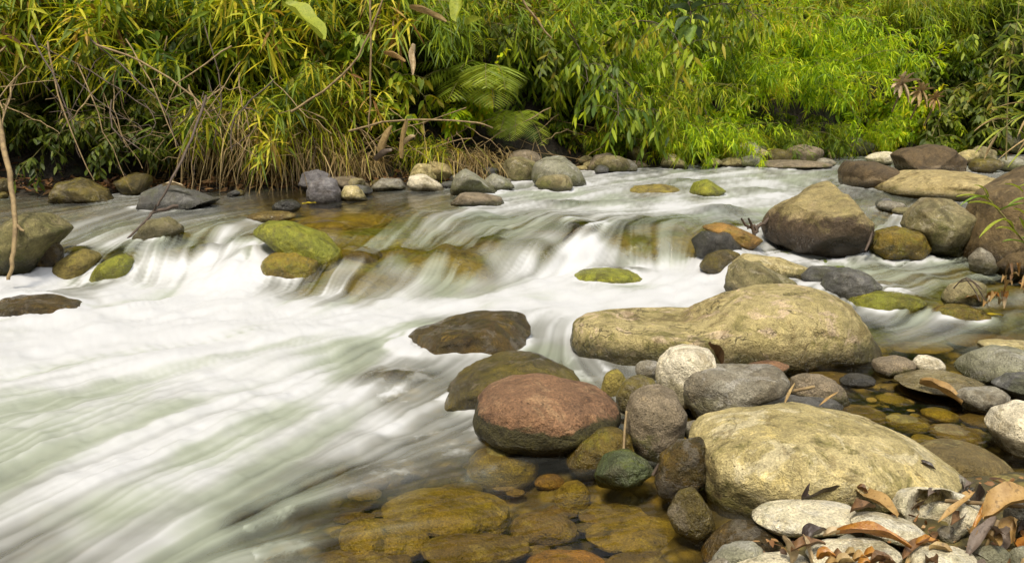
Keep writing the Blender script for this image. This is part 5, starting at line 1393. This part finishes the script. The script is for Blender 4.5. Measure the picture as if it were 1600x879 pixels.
for i, (x, y) in enumerate([(1292, 872), (1310, 876), (1330, 872), (1345, 878), (1362, 872), (1378, 878), (1322, 882), (1300, 886), (1352, 886), (1388, 884)]):
    a = _lg.uniform(-1, 1)
    leaf('dead_leaf', 'small orange-brown leaf scrap in the heap on the loaf-shaped stone', 'leaf', (x - 14, y + 4 * a), (x + 14, y - 5 * a), .13, .135 + .02 * a, .030, ['orange', 'brown', 'straw', 'tan'][i % 4], .1, .6, .8, group='leaf scraps heaped on the loaf-shaped stone')
for i in range(48):
    x, y = _lg.uniform(1415, 1680), _lg.uniform(748, 905)
    if y > 800 and x < 1440 and i % 3: continue
    a = _lg.uniform(0, 6.28); l = _lg.uniform(16, 46)
    z = _lg.uniform(.03, .12)
    leaf('dead_leaf', 'brown dead leaf in the litter drift at the bottom right', 'leaf', (x, y), (x + l * math.cos(a), y + l * .5 * math.sin(a)), z, z + _lg.uniform(-.02, .05), _lg.uniform(.015, .045), ['brown', 'tan', 'dark', 'grey', 'straw', 'brown', 'orange'][i % 7],
         _lg.uniform(0, .12), _lg.uniform(.0, .7), _lg.uniform(-1.2, 1.2), group='dead leaves of the litter drift at the bottom right')
for i in range(16):
    x, y = _lg.uniform(1565, 1625), _lg.uniform(428, 470)
    leaf('dead_leaf', 'narrow orange dead leaf in the tuft snagged at the right edge', 'leaf', (x, y), (x + _lg.uniform(-28, 30), y + _lg.uniform(-22, 14)), zs(min(x, 1600), y, .06), zs(min(x, 1600), y, .10 + _lg.uniform(-.05, .1)), .02, ['orange', 'tan', 'brown'][i % 3], .1, .4, .8, group='dead leaves snagged at the right edge')
for i in range(9):
    x, y = _lg.uniform(1530, 1572), _lg.uniform(464, 482)
    leaf('dead_leaf', 'pale crumpled dead leaf beside the stem-draped mossy stone', 'leaf', (x, y), (x + _lg.uniform(-26, 24), y + _lg.uniform(-12, 8)), zs(x, y, .03), zs(x, y, .06), .03, ['tan', 'cream', 'orange'][i % 3], .15, .6, .8, group='crumpled leaves beside the stem-draped stone')

def stick(name, label, cat, pts, r0, r1, mat='twig', group=None, side=(), Yv=None, zv=None, wig=.0, n=4):
    """pts: photo points; Yv / zv give each point's distance or height; side: short side shoots"""
    W = []
    for i, (x, y) in enumerate(pts):
        if zv is not None: W.append(at_z(x, y, np.array(zv[i])))
        else: W.append(at_y(x, y, np.array(Yv[i] if hasattr(Yv, '__len__') else Yv)))
    W = np.array(W)
    t = np.linspace(0, len(W) - 1, (len(W) - 1) * n + 1)
    i = np.minimum(t.astype(int), len(W) - 2); f = (t - i)[:, None]
    Q = np.concatenate([W[:1], W, W[-1:]])
    a, b, c, d = Q[i], Q[i + 1], Q[i + 2], Q[i + 3]
    C_ = .5 * (2 * b + (c - a) * f + (2 * a - 5 * b + 4 * c - d) * f**2 + (3 * b - a - 3 * c + d) * f**3)
    if wig: C_[1:-1] += _lg.normal(size=C_[1:-1].shape) * wig
    tb = Tubes()
    tb.add(C_ - C_[0], r0, r1, 6)
    for k0, dv, ln in side:
        p = (C_ - C_[0])[k0]
        tb.add(np.array([p, p + np.array(dv) * ln * .5 + _lg.normal(size=3) * .1 * ln, p + np.array(dv) * ln]), r1 * 1.1, r1 * .6, 5)
    o = link(name, tb.mesh(name, M[mat]), loc=C_[0])
    return tag(o, label, cat, group)
stick('branch', 'bare brown branch hanging down at the left edge before the tan-green boulder', 'branch', [(-30, 20), (-4, 180), (14, 270), (24, 350), (20, 405), (13, 437)], .022, .012, 'twig', Yv=[6.6, 6.2, 5.9, 5.7, 5.6, 5.55], side=[(12, (.5, -.1, -.4), .12)], wig=.004)
stick('branch', 'thin dark branch slanting from the left thicket down to the riffle', 'branch', [(322, 150), (300, 215), (270, 280), (246, 322)], .013, .009, 'twigdark', Yv=[7.8, 7.4, 7.0, 6.9], wig=.004)
stick('driftwood', 'twisted brown driftwood branch lying in the left riffle', 'driftwood', [(278, 322), (240, 330), (230, 342), (200, 372)], .018, .008, 'twigdark', Yv=[6.95, 6.8, 6.7, 6.4], side=[(4, (.3, -.2, .5), .12)], wig=.004)
stick('stick', 'straw-coloured stick lying on the dark blue-grey stone', 'stick', [(1184, 617), (1228, 612), (1272, 604)], .009, .007, 'twig', zv=[.11, .12, .13])
stick('twig', 'bark-brown curved twig hugging the lower edge of the largest tan boulder', 'twig', [(1268, 758), (1300, 768), (1345, 770), (1400, 760), (1432, 745), (1452, 732)], .005, .007, 'twigdark', zv=[.13, .11, .10, .11, .12, .12])
stick('twig', 'upright straw twig between the red granite and the round mauve stone', 'twig', [(974, 712), (976, 672), (979, 642)], .005, .004, 'twig', zv=[.06, .12, .17])
stick('driftwood', 'small dark forked driftwood beside the big brown boulder', 'driftwood', [(1176, 368), (1184, 356), (1192, 349), (1206, 338)], .016, .012, 'twigdark', Yv=[6.1, 6.1, 6.15, 6.2], side=[(4, (-.7, 0, .5), .16), (3, (-.5, .1, .1), .14), (1, (-.3, -.2, .6), .2)], wig=.006)
stick('stick', 'pale straw stick crossing the litter drift at the right edge', 'stick', [(1478, 782), (1540, 786), (1640, 794)], .006, .006, 'twig', zv=[.12, .15, .15])
stick('twig', 'thin dry twig leaning down from the large crumpled leaf', 'twig', [(1560, 812), (1548, 838), (1538, 858)], .005, .004, 'twig', zv=[.16, .12, .08])
stick('twig', 'reddish bent twig beside the dark wet stone with torn leaf', 'twig', [(1020, 742), (1032, 722), (1048, 708)], .006, .004, 'twigdark', zv=[.05, .09, .12])
stick('twig', 'broken black twig wedged at the right foot of the big brown boulder', 'twig', [(1362, 348), (1360, 372), (1352, 392)], .012, .008, 'twigdark', Yv=[5.75, 5.7, 5.65])
for q, pts in enumerate([[(1490, 450), (1510, 434), (1535, 452)], [(1508, 434), (1522, 452), (1530, 470)], [(1500, 440), (1520, 440), (1540, 470)]]):
    stick('dry_strand', 'thin dead brown stem draped over the round mossy stone', 'stem', pts, .004, .003, 'twigdark', Yv=[4.72, 4.66, 4.6], group='dead stems draped over the mossy stone')
# bare stems hanging out of the left thicket
for i in range(60):
    x = _lg.uniform(-60, 560); y0 = _lg.uniform(40, 170); y1 = _lg.uniform(200, 305)
    if x > 340: y0 = _lg.uniform(110, 190)
    dx = _lg.normal() * 95
    off = _lg.uniform(-.9, .75)
    Y = yfar(x) + off
    zlow = zfar(x)
    if i % 4 == 0: y1 = y0 + (y1 - y0) * .5
    pts = [(x - dx * .6, y0), (x + _lg.normal() * 10, (y0 + y1) / 2 + 5), (x + dx * .4 + _lg.normal() * 14, y1)]
    far = i % 3
    kind = ['straw-coloured', 'grey-brown', 'dark brown'][far]
    zone = 'at the far left of the hollow' if x < 130 else 'in the middle of the hollow' if x < 330 else 'before the straw thatch'
    stick('hanging_stem', f'{kind} bare stem dangling {zone}', 'stem', pts, _lg.uniform(.004, .012), _lg.uniform(.002, .006), ['twig', 'twig', 'twigdark'][far], Yv=[Y + .25, Y, Y - .1],
          group=f'{kind} bare stems dangling {zone}', wig=.008,
          side=[(int(_lg.integers(2, 7)), tuple(_lg.normal(size=3) * np.array([1, .4, .5]) + np.array([0, 0, -.3])), _lg.uniform(.08, .3)) for _ in range(3)])
for i in range(46):
    x = _lg.uniform(540, 1010); y0 = _lg.uniform(165, 235); y1 = y0 + _lg.uniform(25, 70)
    Y = yfar(x) + _lg.uniform(.1, .8)
    zone = 'around the dry sheaths' if x < 700 else 'below the fern' if x < 860 else 'below the hanging trees'
    dx = _lg.normal() * 40
    stick('dry_stalk', f'thin dry stalk leaning {zone}', 'stalk', [(x - dx, y0), (x, (y0 + y1) / 2), (x + dx * .8, min(y1, 282))], .007, .003, 'twig', Yv=[Y + .2, Y, Y - .1], group=f'thin dry stalks leaning {zone}', wig=.01)
for lb, pts, Y in [('long pale cane slanting across the upper bank left of the dry sheaths', [(455, 175), (520, 130), (570, 70), (600, -10)], 8.4), ('brown cane hanging diagonally at the top right of the fern', [(812, -5), (838, 32), (862, 60)], 8.6),
                   ('upright pale cane beside the dry sheaths', [(578, -5), (580, 110), (576, 200)], 8.6), ('low pale cane arching above the far shore stones', [(545, 205), (620, 188), (730, 190), (770, 200)], 8.8), ('brown cane crossing the thicket behind the hanging leaves', [(150, 70), (220, 95), (300, 150), (330, 185)], 8.2)]:
    stick('cane', lb, 'cane', pts, .012, .008, 'twig', Yv=Y, wig=.006)
# dry sheaths, pod, big leaves
for lb, a, b, Y, W, c in [('tall curled dry sheath standing above the far shore litter', (630, 248), (634, 185), 8.5, .055, 'straw'), ('broad dull green-brown dry sheath left of the tall curled one', (598, 246), (612, 198), 8.5, .075, 'straw'),
     ('short dry sheath right of the tall curled one', (634, 226), (648, 214), 8.45, .05, 'cream'), ('dry sheath lying in the far shore litter', (588, 252), (612, 236), 8.4, .06, 'grey'), ('brown dry leaf drooping at the top of the dry sheaths', (600, 85), (632, 98), 8.2, .05, 'tan'),
     ('tan seed pod hanging near the top edge', (640, 14), (696, 36), 8.1, .06, 'straw'), ('curled dry leaf hanging on the pale cane', (650, 70), (644, 118), 8.3, .06, 'cream')]:
    leaf('dry_sheath' if 'sheath' in lb else 'seed_pod' if 'pod' in lb else 'dead_leaf', lb, 'sheath' if 'sheath' in lb else 'pod' if 'pod' in lb else 'leaf', a, b, 0, 0, W, c, .02, .45, 1.3, .45, Y=(Y, Y - .1), shape=.6)
leaf('yellow_leaf', 'big yellow-green round leaf at the top of the left thicket', 'leaf', (442, 8), (504, 62), 0, 0, .26, 'lime', .06, .2, .4, .1, Y=(7.8, 7.6), shape=.5)
leaf('banana_leaf', 'broad light green leaf hanging from the top edge above the fern', 'leaf', (724, -12), (712, 34), 0, 0, .14, 'lime', .02, .3, .3, .2, Y=(8.2, 8.1), shape=.45)
leaf('banana_leaf', 'small light green leaf beside the broad one above the fern', 'leaf', (728, 40), (752, 30), 0, 0, .10, 'lime', .02, .3, .3, .2, Y=(8.2, 8.1), shape=.5)
def palm_leaf(label, px, py, Y, r, col, seed):
    g = np.random.default_rng(seed)
    P = at_y(px, py, np.array(Y))
    o = thing('palmate_leaf', label, 'leaf', P)
    for i in range(9):
        a = i / 9 * 5.2 + .4
        d = np.array([math.cos(a), -.35 + g.normal() * .1, math.sin(a) - .2]) * r * g.uniform(.8, 1.15)
        V, F = blade_geo((0, 0, 0), d, r * .30, .05, .4, .6, .2, g, 8, 2)
        link('leaflet', make_mesh('leaflet', V, F, [LC[col]]), o)
    tb = Tubes(); tb.add(np.array([[0, 0, 0], [.03, .1, -.1], [.05, .35, -.35]]), .01, .012, 5)
    link('leaf_stalk', tb.mesh('leaf_stalk', M['twig']), o)
palm_leaf('pale silvery star-shaped leaf hanging at the river bend', 1410, 131, 11.2, .19, 'cream', 1)
palm_leaf('withered tan star-shaped leaf below the silvery one', 1440, 143, 11.1, .17, 'straw', 2)
palm_leaf('withered brown star-shaped leaf lowest at the river bend', 1462, 154, 11.2, .13, 'tan', 3)

def spray(name, label, cat, stem, leaves, col, Y, W, r=.006, scol='culm', part='leaf', tw=.4):
    """one near plant: a stem through photo points and separate blades"""
    S = np.array([at_y(x, y, np.array(Y + dy)) for x, y, dy in stem])
    o = thing(name, label, cat, S[0])
    tb = Tubes(); tb.add(S - S[0], r, r * .45, 6)
    link('stem', tb.mesh('stem', M[scol]), o)
    for i, (a, b, dy) in enumerate(leaves):
        P0, P1 = at_y(a[0], a[1], np.array(Y + dy * .4)), at_y(b[0], b[1], np.array(Y + dy))
        V, F = blade_geo(P0 - S[0], P1 - S[0], W * _lg.uniform(.8, 1.15), _lg.uniform(.05, .14), .2, tw * _lg.uniform(-1, 1), .2, _lg, 10, 2, .02, .75)
        link(part, make_mesh(part, V, F, [LC[col if isinstance(col, str) else col[i % len(col)]]]), o)
    return o
spray('cane_shoot', 'fresh green cane shoot growing before the tall right-edge boulder', 'shoot', [(1640, 420, .1), (1600, 378, 0), (1572, 342, -.05), (1545, 312, -.1), (1536, 292, -.1)],
      [((1552, 318), (1494, 308), -.2), ((1545, 308), (1500, 322), -.25), ((1562, 328), (1512, 318), -.3), ((1572, 342), (1530, 372), -.2), ((1560, 330), (1600, 318), -.1), ((1590, 368), (1556, 358), -.2), ((1584, 358), (1566, 344), -.1), ((1600, 380), (1566, 378), -.2), ((1545, 308), (1522, 290), -.1),
       ((1598, 300), (1570, 288), -.1), ((1620, 318), (1575, 322), -.2), ((1612, 350), (1584, 326), -.2), ((1604, 372), (1592, 340), -.1), ((1640, 380), (1596, 372), -.1), ((1640, 300), (1592, 292), -.1)], ['lime', 'green', 'lime'], 5.0, .023, .007)
g_ = np.random.default_rng(3)
def tuft_leaves(pts, n, ln, down=.3):
    out = []
    for x, y in pts:
        for i in range(n):
            a = g_.uniform(0, 6.28)
            out.append(((x, y), (x + ln * math.cos(a) * g_.uniform(.6, 1.1), y + ln * (.55 * math.sin(a) + down) * g_.uniform(.6, 1.1)), g_.normal() * .12))
    return out
spray('bamboo_shoot', 'young bamboo shoot with yellow-green leaf tufts at the right edge', 'shoot', [(1572, 250, 0), (1574, 170, 0), (1578, 100, 0), (1590, 30, 0), (1594, -20, 0)], tuft_leaves([(1574, 88), (1578, 60), (1587, 34), (1592, 10), (1576, 118), (1573, 150)], 6, 26), ['lime', 'lime', 'green'], 8.6, .03, .008)
spray('bamboo_shoot', 'second young bamboo shoot cut by the right edge', 'shoot', [(1610, 260, 0), (1606, 190, 0), (1602, 120, 0), (1598, 60, 0)], tuft_leaves([(1602, 120), (1606, 150), (1600, 92), (1606, 180)], 7, 32), ['lime', 'green'], 8.2, .034, .008)
spray('cane_shoot', 'drooping straw-tipped cane reaching in from the right edge above the boulder', 'shoot', [(1680, 130, 0), (1630, 160, 0), (1580, 190, -.1), (1545, 222, -.2)],
      [((1620, 165), (1560, 168), -.2), ((1600, 178), (1530, 196), -.2), ((1585, 190), (1522, 206), -.2), ((1570, 200), (1524, 240), -.2), ((1560, 210), (1538, 250), -.1), ((1600, 180), (1545, 172), -.2), ((1620, 170), (1590, 214), -.1), ((1630, 165), (1582, 148), -.1), ((1640, 200), (1560, 250), -.1), ((1620, 220), (1575, 262), -.1), ((1640, 180), (1590, 240), .0), ((1650, 210), (1600, 180), 0)], ['straw', 'lime', 'straw', 'lime'], 7.4, .026, .007)
spray('overhanging_branch', 'dark broad-leaved branch hanging in from the top edge right of centre', 'branch', [(1062, -60, 0), (1072, -10, 0), (1080, 25, 0), (1078, 45, 0)],
      [((1078, 20), (1046, 14), -.1), ((1078, 30), (1056, 52), -.15), ((1080, 40), (1078, 70), -.1), ((1082, 30), (1106, 38), -.1), ((1074, 5), (1040, -4), -.1), ((1080, 42), (1062, 66), -.1), ((1080, 15), (1104, 6), -.1), ((1082, 42), (1094, 62), .1), ((1074, 5), (1096, -14), .1)], ['deep', 'deep', 'green'], 6.2, .075, .008, 'bark', tw=.6)

def crumbs():
    lf = Leaves(); g = np.random.default_rng(12)
    n = 900
    x, y = g.uniform(1180, 1720, n), g.uniform(745, 960, n)
    keep = (x > 1380) | (y > 840)
    x, y = x[keep], y[keep]; n = len(x)
    P = at_z(x, y, g.uniform(.0, .09, n))
    lf.add(P, g.normal(size=(n, 3)) * np.array([1, 1, .3]), g.uniform(.01, .05, n), g.uniform(.006, .018, n), .1, g.uniform(0, 1, n))
    o = link('leaf_crumbs', lf.mesh('leaf_crumbs', L['litter'], g))
    tag(o, 'crumbs of broken dead leaf and bark between the near shore stones', 'leaf litter', kind='stuff')
crumbs()
